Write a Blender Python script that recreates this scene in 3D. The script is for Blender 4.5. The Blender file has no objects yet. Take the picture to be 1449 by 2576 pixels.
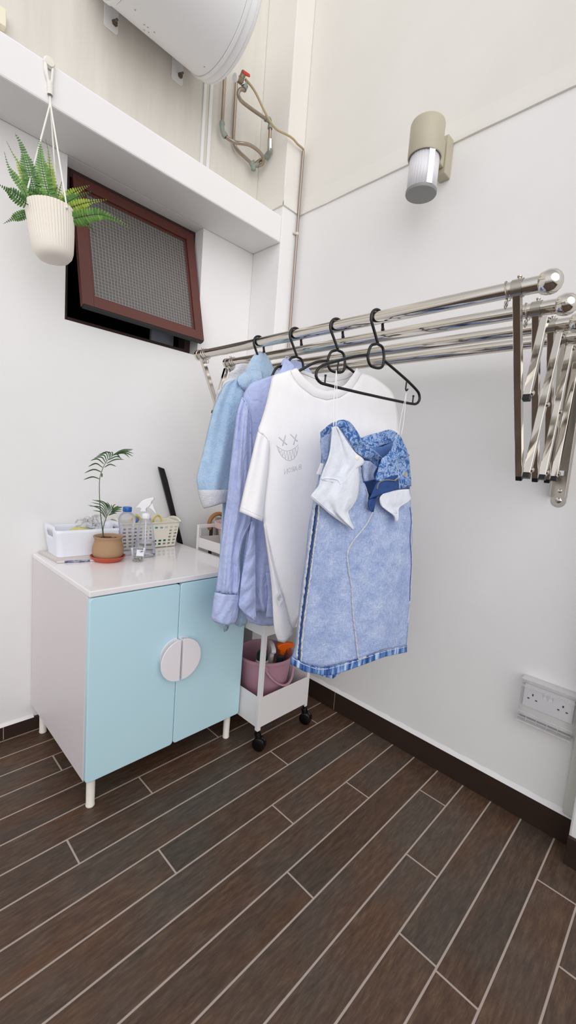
import bpy, bmesh, math, random
from mathutils import Vector, Matrix
from mathutils.bvhtree import BVHTree
random.seed(7)
PI = math.pi
scene = bpy.context.scene
COL = scene.collection
V = Vector

# ------------------------------------------------------------------ camera
CAM = V((-1.55653, -1.72383, 1.12465))
RIGHT = V((0.69844261, -0.71142037, 0.07783943))
DOWN = V((-0.02700634, -0.13488759, -0.9904928))
FWD = V((0.71515633, 0.68970022, -0.1134241))
FPX = 1071.68
cd = bpy.data.cameras.new('camera')
cam = bpy.data.objects.new('camera', cd)
COL.objects.link(cam)
cd.sensor_fit = 'HORIZONTAL'
cd.sensor_width = 36.0
cd.lens = FPX / 1449 * 36.0
cd.clip_start = 0.02
cam.matrix_world = Matrix(((RIGHT.x, -DOWN.x, -FWD.x, CAM.x), (RIGHT.y, -DOWN.y, -FWD.y, CAM.y),
                           (RIGHT.z, -DOWN.z, -FWD.z, CAM.z), (0, 0, 0, 1)))
scene.camera = cam

def ray(u, v):
    return (RIGHT * (u - 724.5) + DOWN * (v - 1288) + FWD * FPX)
def at(u, v, x=None, y=None, z=None):
    """the point of the place seen at photo pixel (u,v) on the plane x= / y= / z= ..."""
    d = ray(u, v)
    if x is not None: t = (x - CAM.x) / d.x
    elif y is not None: t = (y - CAM.y) / d.y
    else: t = (z - CAM.z) / d.z
    return CAM + d * t
class Plane:
    """upright plane through o, turned by yaw degrees about z"""
    def __init__(s, o, yaw):
        a = math.radians(yaw)
        s.o = V(o); s.t = V((math.cos(a), math.sin(a), 0)); s.n = V((math.sin(a), -math.cos(a), 0))
    def __call__(s, u, v, off=0.0):
        d = ray(u, v)
        return CAM + d * (s.n.dot(s.o + s.n * off - CAM) / s.n.dot(d))
    def shift(s, off):
        p = Plane(s.o + s.n * off, 0); p.t = s.t; p.n = s.n
        return p

# ------------------------------------------------------------------ materials
def lin(h):
    if isinstance(h, str):
        h = h.lstrip('#'); h = [int(h[i:i + 2], 16) for i in (0, 2, 4)]
    return tuple(((c / 255) / 12.92 if c / 255 <= 0.04045 else ((c / 255 + 0.055) / 1.055) ** 2.4) for c in h)
def rgba(h): return lin(h) + (1.0,)
class NT:
    def __init__(s, name):
        s.m = bpy.data.materials.new(name); s.m.use_nodes = True
        s.t = s.m.node_tree; s.b = s.t.nodes['Principled BSDF']; s.out = s.t.nodes['Material Output']
    def n(s, kind, **kw):
        nd = s.t.nodes.new(kind)
        for k, v in kw.items(): setattr(nd, k, v)
        return nd
    def l(s, a, b): s.t.links.new(a, b)
    def coord(s, scale=(1, 1, 1)):
        tc = s.n('ShaderNodeTexCoord'); mp = s.n('ShaderNodeMapping')
        mp.inputs['Scale'].default_value = scale
        s.l(tc.outputs['Object'], mp.inputs['Vector']); return mp.outputs['Vector']
    def noise(s, vec, scale, detail=4, rough=0.55):
        t = s.n('ShaderNodeTexNoise'); t.inputs['Scale'].default_value = scale
        t.inputs['Detail'].default_value = detail; t.inputs['Roughness'].default_value = rough
        s.l(vec, t.inputs['Vector']); return t.outputs['Fac']
    def ramp(s, fac, stops):
        r = s.n('ShaderNodeValToRGB'); e = r.color_ramp.elements
        while len(e) < len(stops): e.new(0.5)
        for el, (p, c) in zip(e, stops): el.position = p; el.color = rgba(c)
        s.l(fac, r.inputs['Fac']); return r.outputs['Color']
    def bump(s, height, strength, dist=0.002):
        b = s.n('ShaderNodeBump'); b.inputs['Strength'].default_value = strength; b.inputs['Distance'].default_value = dist
        s.l(height, b.inputs['Height']); s.l(b.outputs['Normal'], s.b.inputs['Normal'])
def mat(name, col, rough=0.5, metal=0.0, vary=0.0, vscale=6, bump=0.0, bscale=60, bdist=0.002, scale=(1, 1, 1), **kw):
    t = NT(name); c = lin(col)
    t.b.inputs['Base Color'].default_value = c + (1,)
    t.b.inputs['Roughness'].default_value = rough; t.b.inputs['Metallic'].default_value = metal
    for k, v in kw.items(): t.b.inputs[k].default_value = v
    if vary or bump:
        vec = t.coord(scale)
        if vary:
            f = t.noise(vec, vscale)
            mx = t.n('ShaderNodeMix', data_type='RGBA')
            mx.inputs[6].default_value = tuple(max(0, x * (1 - vary)) for x in c) + (1,)
            mx.inputs[7].default_value = tuple(min(1, x * (1 + vary)) for x in c) + (1,)
            t.l(f, mx.inputs[0]); t.l(mx.outputs[2], t.b.inputs['Base Color'])
        if bump: t.bump(t.noise(vec, bscale), bump, bdist)
    return t.m
def clear(name, col='#ffffff', alpha=0.2, rough=0.08):
    """clear plastic film: mostly lets light through, with a glossy skin"""
    t = NT(name)
    tr = t.n('ShaderNodeBsdfTransparent'); tr.inputs['Color'].default_value = rgba(col)
    mx = t.n('ShaderNodeMixShader')
    fr = t.n('ShaderNodeFresnel'); fr.inputs['IOR'].default_value = 1.35
    ad = t.n('ShaderNodeMath', operation='ADD'); ad.inputs[1].default_value = alpha; ad.use_clamp = True
    t.l(fr.outputs['Fac'], ad.inputs[0])
    t.b.inputs['Base Color'].default_value = rgba(col); t.b.inputs['Roughness'].default_value = rough
    t.l(ad.outputs[0], mx.inputs[0]); t.l(tr.outputs[0], mx.inputs[1]); t.l(t.b.outputs[0], mx.inputs[2])
    t.l(mx.outputs[0], t.out.inputs['Surface'])
    return t.m

# ------------------------------------------------------------------ mesh building
def catmull(pts, n):
    """smooth path of n points through pts"""
    pts = [V(p) for p in pts]
    if len(pts) == 2: return [pts[0].lerp(pts[1], i / (n - 1)) for i in range(n)]
    seg = [(pts[i + 1] - pts[i]).length for i in range(len(pts) - 1)]
    acc = [0.0]
    for s in seg: acc.append(acc[-1] + s)
    out = []; j = 0
    for i in range(n):
        d = acc[-1] * i / (n - 1)
        while j < len(seg) - 1 and d > acc[j + 1]: j += 1
        t = 0 if seg[j] < 1e-9 else min(1, (d - acc[j]) / seg[j])
        p1, p2 = pts[j], pts[j + 1]
        p0 = pts[j - 1] if j > 0 else p1 * 2 - p2
        p3 = pts[j + 2] if j + 2 < len(pts) else p2 * 2 - p1
        out.append(0.5 * ((2 * p1) + (p2 - p0) * t + (2 * p0 - 5 * p1 + 4 * p2 - p3) * t * t + (3 * p1 - p0 - 3 * p2 + p3) * t ** 3))
    return out
def polyres(pts, n):
    """n points spread evenly along the straight polyline pts"""
    pts = [V(p) for p in pts]
    acc = [0.0]
    for i in range(len(pts) - 1): acc.append(acc[-1] + (pts[i + 1] - pts[i]).length)
    out = []; j = 0
    for i in range(n):
        d = acc[-1] * i / (n - 1)
        while j < len(pts) - 2 and d > acc[j + 1]: j += 1
        s = acc[j + 1] - acc[j]
        out.append(pts[j].lerp(pts[j + 1], 0 if s < 1e-9 else min(1, (d - acc[j]) / s)))
    return out
class MB:
    def __init__(s): s.bm = bmesh.new(); s.mi = 0
    def face(s, vs):
        try:
            f = s.bm.faces.new(vs); f.material_index = s.mi; return f
        except ValueError: return None
    def box(s, x0, x1, y0, y1, z0, z1, m=None):
        c = [s.bm.verts.new((m @ V(p)) if m else p) for p in ((x0, y0, z0), (x1, y0, z0), (x1, y1, z0), (x0, y1, z0), (x0, y0, z1), (x1, y0, z1), (x1, y1, z1), (x0, y1, z1))]
        for q in ((3, 2, 1, 0), (4, 5, 6, 7), (0, 1, 5, 4), (1, 2, 6, 5), (2, 3, 7, 6), (3, 0, 4, 7)): s.face([c[i] for i in q])
        return s
    def tube(s, path, r, seg=10, caps=True, flat=1.0, up=None, close=False):
        path = [V(p) for p in path]; n = len(path); rings = []
        rr = r if isinstance(r, (list, tuple)) else [r] * n
        t0 = (path[1] - path[0]).normalized()
        a = V(up) if up else (V((0, 0, 1)) if abs(t0.z) < 0.9 else V((1, 0, 0)))
        u = (a - t0 * a.dot(t0)).normalized()
        for i, p in enumerate(path):
            if close: t = (path[(i + 1) % n] - path[i - 1]).normalized()
            else: t = ((path[min(i + 1, n - 1)] - path[max(i - 1, 0)])).normalized()
            if t.length < .5: t = t0
            u = (u - t * u.dot(t))
            u = u.normalized() if u.length > 1e-6 else t.orthogonal().normalized()
            w = t.cross(u)
            rings.append([s.bm.verts.new(p + u * (rr[i] * math.cos(2 * PI * k / seg)) + w * (rr[i] * flat * math.sin(2 * PI * k / seg))) for k in range(seg)])
        for i in range(n - 1 + (1 if close else 0)):
            A, B = rings[i], rings[(i + 1) % n]
            for k in range(seg): s.face([A[k], A[(k + 1) % seg], B[(k + 1) % seg], B[k]])
        if caps and not close:
            s.face(rings[0][::-1]); s.face(rings[-1])
        return s
    def rod(s, a, b, r, seg=16, caps=True): return s.tube([a, b], r, seg, caps)
    def lathe(s, prof, c=(0, 0, 0), seg=32, axis=None, caps=(False, False), rfun=None):
        """prof: (radius, height) pairs along axis"""
        c = V(c); ax = V(axis or (0, 0, 1)).normalized()
        u = ax.orthogonal().normalized() if axis else V((1, 0, 0)); w = ax.cross(u)
        rings = []
        for r, h in prof:
            if r < 1e-6: rings.append([s.bm.verts.new(c + ax * h)])
            else: rings.append([s.bm.verts.new(c + ax * h + (u * math.cos(2 * PI * k / seg) + w * math.sin(2 * PI * k / seg)) * (r * (rfun(2 * PI * k / seg, h) if rfun else 1))) for k in range(seg)])
        for A, B in zip(rings, rings[1:]):
            if len(A) == 1 and len(B) == 1: continue
            for k in range(seg):
                k2 = (k + 1) % seg
                if len(A) == 1: s.face([A[0], B[k2], B[k]])
                elif len(B) == 1: s.face([A[k], A[k2], B[0]])
                else: s.face([A[k], A[k2], B[k2], B[k]])
        if caps[0] and len(rings[0]) > 1: s.face(rings[0][::-1])
        if caps[1] and len(rings[-1]) > 1: s.face(rings[-1])
        return s
    def prism(s, pts, off):
        """closed outline pts pushed along off"""
        off = V(off); A = [s.bm.verts.new(p) for p in pts]; B = [s.bm.verts.new(V(p) + off) for p in pts]
        s.face(A[::-1]); s.face(B); n = len(A)
        for i in range(n): s.face([A[i], A[(i + 1) % n], B[(i + 1) % n], B[i]])
        return s
    def grid(s, g, closed=False):
        vs = [[s.bm.verts.new(p) for p in row] for row in g]
        for a, b in zip(vs, vs[1:]):
            k = len(a)
            for i in range(k if closed else k - 1): s.face([a[i], a[(i + 1) % k], b[(i + 1) % k], b[i]])
        return vs
    def sphere(s, c, r, seg=20, rings=12, sc=(1, 1, 1)):
        c = V(c)
        m = Matrix.Translation(c) @ Matrix.Diagonal((r * sc[0], r * sc[1], r * sc[2], 1))
        vs = bmesh.ops.create_uvsphere(s.bm, u_segments=seg, v_segments=rings, radius=1, matrix=m)['verts']
        for v in vs:
            for f in v.link_faces: f.material_index = s.mi
        return s
    def build(s, name, mats, parent=None, smooth=35, bevel=0, bseg=2, solid=0, solid_off=0, merge=0, label=None, kind=None, sub=0):
        if merge: bmesh.ops.remove_doubles(s.bm, verts=s.bm.verts, dist=merge)
        bmesh.ops.recalc_face_normals(s.bm, faces=s.bm.faces)
        if parent is not None:
            o_ = ORIG[parent.name]
            for v in s.bm.verts: v.co -= o_
        else: o_ = V((0, 0, 0))
        me = bpy.data.meshes.new(name); s.bm.to_mesh(me); s.bm.free()
        for m in (mats if isinstance(mats, (list, tuple)) else [mats]): me.materials.append(m)
        if smooth:
            me.polygons.foreach_set('use_smooth', [True] * len(me.polygons))
            if smooth < 180: me.set_sharp_from_angle(angle=math.radians(smooth))
        ob = bpy.data.objects.new(name, me); COL.objects.link(ob)
        if parent is not None: ob.parent = parent
        ORIG[ob.name] = o_
        if solid:
            md = ob.modifiers.new('solid', 'SOLIDIFY'); md.thickness = solid; md.offset = solid_off
        if bevel:
            md = ob.modifiers.new('bevel', 'BEVEL'); md.width = bevel; md.segments = bseg; md.limit_method = 'ANGLE'; md.angle_limit = math.radians(40); md.harden_normals = False
        if sub:
            md = ob.modifiers.new('sub', 'SUBSURF'); md.levels = sub; md.render_levels = sub
        if label: ob['label'] = label
        if kind: ob['kind'] = kind
        return ob
ORIG = {}
def thing(name, label, cat, loc, group=None):
    o = bpy.data.objects.new(name, None); COL.objects.link(o); o.location = loc
    o.empty_display_size = 0.05
    ORIG[o.name] = V(loc)
    return tag(o, label, cat, group)
def tag(o, label, cat, group=None):
    o['label'] = label; o['category'] = cat
    if group: o['group'] = group
    return o
def struct(o, label=None):
    o['kind'] = 'structure'
    if label: o['label'] = label
    return o
def dup(root, delta, rot=0.0, label=None, group=None):
    def cp(o, par):
        c = o.copy(); COL.objects.link(c)
        if par: c.parent = par
        for ch in list(o.children): cp(ch, c)
        return c
    r = cp(root, None); r.location = V(root.location) + V(delta); r.rotation_euler.z = root.rotation_euler.z + rot
    if label: r['label'] = label
    if group: r['group'] = group
    return r

# ------------------------------------------------------------------ cloth
def patch(rows, pl, N, M, off=None):
    """rows: outlines across the cloth in photo pixels, top to bottom; returns an M x N grid on plane pl pushed out by off(a,b)"""
    R = [polyres([pl(*p) for p in r], N) for r in rows]
    cols = [catmull([r[i] for r in R], M) for i in range(N)]
    # spread all columns by the same row parameter so rows stay rows
    L = [0.0]
    for a, b in zip(R, R[1:]): L.append(L[-1] + sum((q - p).length for p, q in zip(a, b)) / N)
    g = []
    for j in range(M):
        d = L[-1] * j / (M - 1); k = 0
        while k < len(L) - 2 and d > L[k + 1]: k += 1
        t = (d - L[k]) / max(1e-9, L[k + 1] - L[k])
        row = []
        for i in range(N):
            p1, p2 = R[k][i], R[k + 1][i]
            p0 = R[k - 1][i] if k > 0 else p1 * 2 - p2
            p3 = R[k + 2][i] if k + 2 < len(R) else p2 * 2 - p1
            p = 0.5 * ((2 * p1) + (p2 - p0) * t + (2 * p0 - 5 * p1 + 4 * p2 - p3) * t * t + (3 * p1 - p0 - 3 * p2 + p3) * t ** 3)
            if off:
                q = p - CAM; p = CAM + q * (pl.n.dot(pl.o + pl.n * off(i / (N - 1), j / (M - 1)) - CAM) / pl.n.dot(q))
            row.append(p)
        g.append(row)
    return g
def bvh_of(grids):
    vs = []; fs = []
    for g in grids:
        b = len(vs); n = len(g[0])
        for r in g: vs += r
        for j in range(len(g) - 1):
            for i in range(n - 1): fs.append((b + j * n + i, b + j * n + i + 1, b + (j + 1) * n + i + 1, b + (j + 1) * n + i))
    return BVHTree.FromPolygons(vs, fs)
def onto(bvh, pl, u, v, lift=0.001):
    """point of the cloth surface bvh seen at (u,v), lifted off it along the cloth's plane normal"""
    d = ray(u, v).normalized()
    hit = bvh.ray_cast(CAM, d)
    p = hit[0] if hit[0] else bvh.find_nearest(pl(u, v, .015))[0]
    return p + pl.n * lift
def arch(a): return math.sin(PI * min(1, max(0, a)))
# ------------------------------------------------------------------ materials of the place
def wall_paint(nm='white_wall_paint', ca='#ecebea', cb='#f2f1f0'):
    t = NT(nm); vec = t.coord()
    big = t.noise(vec, 1.3, 5)
    c = t.ramp(big, [(0.35, ca), (0.65, cb)])
    t.l(c, t.b.inputs['Base Color'])
    t.b.inputs['Roughness'].default_value = 0.75
    ad = t.n('ShaderNodeMath', operation='ADD')
    t.l(t.noise(vec, 55, 5, 0.6), ad.inputs[0]); t.l(t.noise(vec, 9, 3), ad.inputs[1])
    t.bump(ad.outputs[0], 0.22, 0.002)
    return t.m
def streaked_paint():
    t = NT('streaked_wall_paint'); vec = t.coord((9, 9, 0.8))
    c = t.ramp(t.noise(vec, 2.2, 5, 0.6), [(0.3, '#d8d3c9'), (0.7, '#e2ded6')])
    t.l(c, t.b.inputs['Base Color']); t.b.inputs['Roughness'].default_value = 0.8
    t.bump(t.noise(t.coord(), 40), 0.15, 0.002)
    return t.m
def plank_tile():
    t = NT('wood_look_floor_tile')
    at_ = t.n('ShaderNodeAttribute'); at_.attribute_name = 'tile'
    tc = t.n('ShaderNodeTexCoord'); mp = t.n('ShaderNodeMapping'); mp.inputs['Scale'].default_value = (2.2, 12, 1)
    ad = t.n('ShaderNodeVectorMath', operation='ADD')
    sc = t.n('ShaderNodeVectorMath', operation='SCALE'); sc.inputs['Scale'].default_value = 13.0
    t.l(at_.outputs['Color'], sc.inputs[0])
    t.l(tc.outputs['Object'], ad.inputs[0]); t.l(sc.outputs[0], ad.inputs[1]); t.l(ad.outputs[0], mp.inputs['Vector'])
    cloud = t.n('ShaderNodeTexNoise'); cloud.inputs['Scale'].default_value = 3.2; cloud.inputs['Detail'].default_value = 3
    t.l(ad.outputs[0], cloud.inputs['Vector'])
    grain = t.noise(mp.outputs['Vector'], 9, 8, 0.72)
    c1 = t.ramp(grain, [(0.27, '#3f2e24'), (0.5, '#594334'), (0.73, '#735a47')])
    c2 = t.ramp(grain, [(0.27, '#3f352e'), (0.5, '#53483f'), (0.73, '#695c4f')])
    f2 = t.ramp(cloud.outputs['Fac'], [(0.42, '#000000'), (0.62, '#ffffff')])
    mx = t.n('ShaderNodeMix', data_type='RGBA'); t.l(f2, mx.inputs[0]); t.l(c1, mx.inputs[6]); t.l(c2, mx.inputs[7])
    sep = t.n('ShaderNodeSeparateColor'); t.l(at_.outputs['Color'], sep.inputs[0])
    mr = t.n('ShaderNodeMapRange'); mr.inputs['To Min'].default_value = 0.82; mr.inputs['To Max'].default_value = 1.08
    t.l(sep.outputs[0], mr.inputs['Value'])
    ml = t.n('ShaderNodeVectorMath', operation='SCALE'); t.l(mx.outputs[2], ml.inputs[0]); t.l(mr.outputs['Result'], ml.inputs['Scale'])
    rust = t.n('ShaderNodeTexNoise'); rust.inputs['Scale'].default_value = 1.7; rust.inputs['Detail'].default_value = 2
    mp2 = t.n('ShaderNodeMapping'); mp2.inputs['Location'].default_value = (5, 3, 1); mp2.inputs['Scale'].default_value = (1, 4, 1)
    t.l(ad.outputs[0], mp2.inputs['Vector']); t.l(mp2.outputs['Vector'], rust.inputs['Vector'])
    rf = t.ramp(rust.outputs['Fac'], [(0.60, '#000000'), (0.8, '#b0b0b0')])
    m3 = t.n('ShaderNodeMix', data_type='RGBA'); t.l(rf, m3.inputs[0]); t.l(ml.outputs[0], m3.inputs[6]); m3.inputs[7].default_value = rgba('#6b4326')
    t.l(m3.outputs[2], t.b.inputs['Base Color'])
    t.b.inputs['Roughness'].default_value = 0.48; t.b.inputs['Specular IOR Level'].default_value = 0.35
    t.bump(grain, 0.2, 0.0015)
    return t.m
M_WALL = wall_paint(); M_CREAMW = wall_paint('cream_wall_paint', '#e4e1d9', '#ebe8e2'); M_STREAK = streaked_paint(); M_TILE = plank_tile()
M_GROUT = mat('pale_grout', '#b9aaa0', 0.85, vary=0.12, vscale=30)
M_SKIRT = mat('dark_skirting_tile', '#35271f', 0.5, vary=0.3, vscale=7, scale=(1, 1, 2), bump=0.1, bscale=30)
M_SKIRT.node_tree.nodes['Principled BSDF'].inputs['Specular IOR Level'].default_value = 0.3
M_DARKROOM = mat('shade_grey_inner_wall', '#4a4b4e', 0.4)  # dark grey base colour stands in for the lack of light indoors
M_PALE = mat('pale_inner_panel', '#b9bfce', 0.6)

W = 0.054          # face of the window wall
BF = -0.144        # face of the beam and of the pillar
CX = -0.112        # side of the pillar
BZ0, BZ1 = 2.150, 2.266
TOPZ = 3.75
XL, YN = -3.6, -3.6

# ------------------------------------------------------------------ floor: planks laid along x with pale joints
mb = MB(); mb.mi = 1
mb.box(XL, 0.3, YN, 0.2, -0.08, -0.0012)
mb.mi = 0
ys = [-0.158 - 0.098 * k for k in range(-3, 36)]
joint = {0: -1.068, 1: -0.72, 2: -0.54, 3: -0.882, 4: -1.149, 5: -0.434, 6: -0.9685, 7: -0.61, 8: -0.334, 9: -0.738, 10: -0.158, 11: -0.43, 12: -0.642, 13: 0.35, 14: -0.213, 15: -0.42, -1: -0.6, -2: -0.3, -3: -0.9}
colr = []
g = 0.0025
for k in range(-3, 35):
    y1 = ys[k + 3]; y0 = ys[k + 4]
    j = joint.get(k, -0.37 * ((k * 7) % 5))
    xs = [j + i * 1.0 for i in range(-5, 3)]
    for xa, xb in zip(xs, xs[1:]):
        xa_, xb_ = max(xa, XL), min(xb, 0.3)
        if xb_ - xa_ < 0.02: continue
        rc = (random.random(), random.random(), random.random(), 1)
        x0, x1, yy0, yy1 = xa_ + g, xb_ - g, y0 + g, min(y1 - g, 0.2)
        if yy1 <= yy0: continue
        b = 0.0012
        nf = len(mb.bm.faces)
        o = [mb.bm.verts.new(p) for p in ((x0, yy0, -0.001), (x1, yy0, -0.001), (x1, yy1, -0.001), (x0, yy1, -0.001))]
        i_ = [mb.bm.verts.new(p) for p in ((x0 + b, yy0 + b, 0), (x1 - b, yy0 + b, 0), (x1 - b, yy1 - b, 0), (x0 + b, yy1 - b, 0))]
        mb.face(i_)
        for q in range(4): mb.face([o[q], o[(q + 1) % 4], i_[(q + 1) % 4], i_[q]])
        colr.append((nf, rc))
bmf = mb.bm
lay = bmf.faces.layers.float_color.new('tile')
bmf.faces.ensure_lookup_table()
for nf, rc in colr:
    for q in range(nf, nf + 5): bmf.faces[q][lay] = rc
floor = struct(mb.build('floor', [M_TILE, M_GROUT], smooth=0), 'dark brown wood-look plank tile floor with pale grout')

# ------------------------------------------------------------------ window wall with its opening, and the upper wall above the beam
WX0, WX1, WZ0, WZ1 = -0.985, -0.408, 1.590, 2.150
mb = MB()
WT = W + 0.15
def wallpiece(x0, x1, z0, z1): mb.box(x0, x1, W, WT, z0, z1)
wallpiece(XL, WX0, -0.05, BZ1); wallpiece(WX1, -0.0005, -0.05, BZ1)
wallpiece(WX0, WX1, -0.05, WZ0); wallpiece(WX0, WX1, WZ1, BZ1)
struct(mb.build('wall_left', M_WALL, smooth=0), 'white window wall behind the cabinet')
mb = MB(); mb.box(XL, -0.0005, W, WT, BZ1, TOPZ)
struct(mb.build('wall_back', M_STREAK, smooth=0), 'streaked upper wall behind the water heater')
# beam and corner pillar
mb = MB(); mb.box(XL, CX - 0.0005, BF, W - 0.0005, BZ0, BZ1)
struct(mb.build('trim_1', M_WALL, smooth=0, bevel=0.006, bseg=2), 'white ledge beam above the window')
mb = MB(); mb.box(CX, -0.0005, BF, W - 0.0005, 0, 2.3165); mb.mi = 1; mb.box(CX - .001, -0.0005, BF - .001, W - 0.0005, 2.3165, TOPZ)
struct(mb.build('trim_2', [M_WALL, M_CREAMW], smooth=0, bevel=0.004, bseg=2), 'white corner pillar beside the beam')
# ------------------------------------------------------------------ right wall
WE = -1.536
mb = MB(); mb.box(0, 0.25, YN, WT, -0.05, 2.3165); mb.mi = 1; mb.box(0, 0.25, YN, WT, 2.3165, TOPZ)
struct(mb.build('wall_right', [M_WALL, M_CREAMW], smooth=0), 'tall white wall behind the drying rack')
# plaster step running along the right wall and round the pillar
def step(p0, p1, nrm, name, lab):
    p0, p1, n = V(p0), V(p1), V(nrm)
    mb = MB(); N = 40; g_ = []
    for i in range(N + 1):
        p = p0.lerp(p1, i / N); w = 0.0006 * math.sin(i * 2.1) + 0.0005 * math.sin(i * 5.3)
        g_.append([p + V((0, 0, z)) + n * d for z, d in ((0.075, 0.0002), (0.02, 0.004), (0.0 + w, 0.0075 + w), (-0.002 + w, 0.0072 + w), (-0.003, 0.0001))])
    mb.grid(g_)
    return struct(mb.build(name, M_CREAMW, smooth=50), lab)
step((0, BF, 2.3165), (0, YN, 2.3165), (-1, 0, 0), 'trim_3', 'plaster step line along the right wall')
step((CX - 0.004, BF, 2.3165), (0, BF, 2.3165), (0, -1, 0), 'trim_4', 'plaster step line across the pillar')
step((CX, W, 2.3165), (CX, BF - 0.004, 2.3165), (-1, 0, 0), 'trim_5', 'plaster step line on the pillar side')
# wall end beside the socket: pillar coming forward with its own skirting
mb = MB(); mb.box(-0.082, -0.0005, YN, -1.572, 0, TOPZ)
struct(mb.build('trim_6', M_WALL, smooth=0, bevel=0.006), 'white wall return at the right edge')
mb = MB(); mb.box(-0.016, -0.0005, -1.571, WE - 0.004, 0.1, TOPZ)
struct(mb.build('trim_7', mat('greenish_white_paint', '#dcddd3', 0.6), smooth=0, bevel=0.003), 'pale greenish corner strip beside the socket')
# skirtings
BH = 0.0885
def skirt(name, x0, x1, y0, y1, z1, lab, joints=(), axis='y'):
    mb = MB(); mb.mi = 0
    cuts = sorted(joints); lo, hi = (y0, y1) if axis == 'y' else (x0, x1)
    e = [lo] + [c for c in cuts if lo < c < hi] + [hi]
    for a, b in zip(e, e[1:]):
        a_, b_ = (a + 0.0015 if a != lo else a), (b - 0.0015 if b != hi else b)
        if axis == 'y': mb.box(x0, x1, a_, b_, 0.0005, z1)
        else: mb.box(a_, b_, y0, y1, 0.0005, z1)
    mb.mi = 1
    for c in e[1:-1]:
        if axis == 'y': mb.box(x0 + 0.001, x1, c - 0.0016, c + 0.0016, 0.0005, z1 - 0.001)
        else: mb.box(c - 0.0016, c + 0.0016, y0 + 0.001, y1, 0.0005, z1 - 0.001)
    return struct(mb.build(name, [M_SKIRT, M_GROUT], smooth=0, bevel=0.001, bseg=1), lab)
skirt('baseboard_right', -0.012, -0.0003, -1.571, BF - 0.001, BH, 'dark tile skirting along the right wall', (-0.628, -1.628))
skirt('baseboard_left', XL, CX - 0.001, W - 0.012, W - 0.0003, 0.052, 'dark tile skirting under the window wall', (-1.178, -0.3), axis='x')
mb = MB(); mb.box(-0.095, -0.0825, YN, -1.572, 0.0005, BH)
struct(mb.build('baseboard_front', M_SKIRT, smooth=0, bevel=0.001, bseg=1), 'dark tile skirting on the wall return')
mb = MB()
g_ = []
for i in range(60):
    y = BF - 0.001 + (-1.571 - BF) * i / 59; w = 0.0015 * math.sin(i * 1.7) + 0.001 * math.sin(i * 4.1)
    g_.append([V((-0.0002, y, BH + 0.015 + w)), V((-0.004, y, BH + 0.009 + w)), V((-0.010, y, BH + 0.002)), V((-0.011, y, BH))])
mb.grid(g_)
struct(mb.build('trim_8', M_WALL, smooth=60), 'plaster fillet on top of the right skirting')
mb = MB(); g_ = []
for i in range(40):
    x = XL + (-1.075 - XL) * i / 39; w = 0.004 * math.sin(i * 1.9) + 0.003 * math.sin(i * 4.7)
    g_.append([V((x, W - 0.0002, 0.062 + w * .4)), V((x, W - 0.003, 0.057 + w * .4)), V((x, W - 0.011, 0.053)), V((x, W - 0.0115, 0.052))])
mb.grid(g_)
struct(mb.build('trim_9', M_WALL, smooth=60), 'rough plaster fillet on the left skirting')
# painted conduit strip on the upper wall
mb = MB(); mb.box(-0.446, -0.432, W - 0.008, W - 0.0003, BZ1, TOPZ)
mb.box(-0.414, -0.398, W - 0.006, W - 0.0003, BZ1, TOPZ)
struct(mb.build('trim_10', M_WALL, smooth=0, bevel=0.002), 'painted cable conduit rising beside the water heater')

# ------------------------------------------------------------------ window: brown frame, open top hung sash, wired glass
M_FRAME = mat('brown_window_paint', '#5f332c', 0.42, vary=0.1, vscale=8, bump=0.05, bscale=40)
M_FRDARK = mat('dark_window_frame', '#38211d', 0.45)
def wired():
    t = NT('wired_ribbed_glass'); tc = t.n('ShaderNodeTexCoord')
    sp = t.n('ShaderNodeSeparateXYZ'); t.l(tc.outputs['Object'], sp.inputs[0])
    def line(out, freq, width, wob=None):
        m = t.n('ShaderNodeMath', operation='MULTIPLY'); m.inputs[1].default_value = freq; t.l(out, m.inputs[0])
        f = t.n('ShaderNodeMath', operation='FRACT'); t.l(m.outputs[0], f.inputs[0])
        c = t.n('ShaderNodeMath', operation='LESS_THAN'); c.inputs[1].default_value = width; t.l(f.outputs[0], c.inputs[0])
        return c.outputs[0]
    a = line(sp.outputs['X'], 78, 0.14); b = line(sp.outputs['Z'], 78, 0.13)
    mxm = t.n('ShaderNodeMath', operation='MAXIMUM'); t.l(a, mxm.inputs[0]); t.l(b, mxm.inputs[1])
    mx = t.n('ShaderNodeMix', data_type='RGBA'); mx.inputs[6].default_value = rgba('#6a6663'); mx.inputs[7].default_value = rgba('#a8a39f')
    t.l(mxm.outputs[0], mx.inputs[0]); t.l(mx.outputs[2], t.b.inputs['Base Color'])
    wv = t.n('ShaderNodeMath', operation='SINE'); ml = t.n('ShaderNodeMath', operation='MULTIPLY'); ml.inputs[1].default_value = 980
    t.l(sp.outputs['X'], ml.inputs[0]); t.l(ml.outputs[0], wv.inputs[0])
    t.bump(wv.outputs[0], 0.5, 0.001)
    t.b.inputs['Roughness'].default_value = 0.3
    t.b.inputs['Transmission Weight'].default_value = 0.25
    return t.m
M_WIRED = wired()
win = thing('window_1', 'brown framed window with its wired glass sash pushed open', 'window', (-0.7, 0.14, WZ0))
win['kind'] = 'structure'
F = 0.03
mb = MB(); FY0, FY1 = 0.118, 0.175
mb.box(WX0, WX0 + F, FY0, FY1, WZ0, WZ1); mb.box(WX1 - F, WX1, FY0, FY1, WZ0, WZ1)
mb.box(WX0 + F, WX1 - F, FY0, FY1, WZ0, WZ0 + F); mb.box(WX0 + F, WX1 - F, FY0, FY1, WZ1 - F, WZ1)
mb.build('frame', M_FRDARK, win, smooth=0, bevel=0.002)
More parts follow.
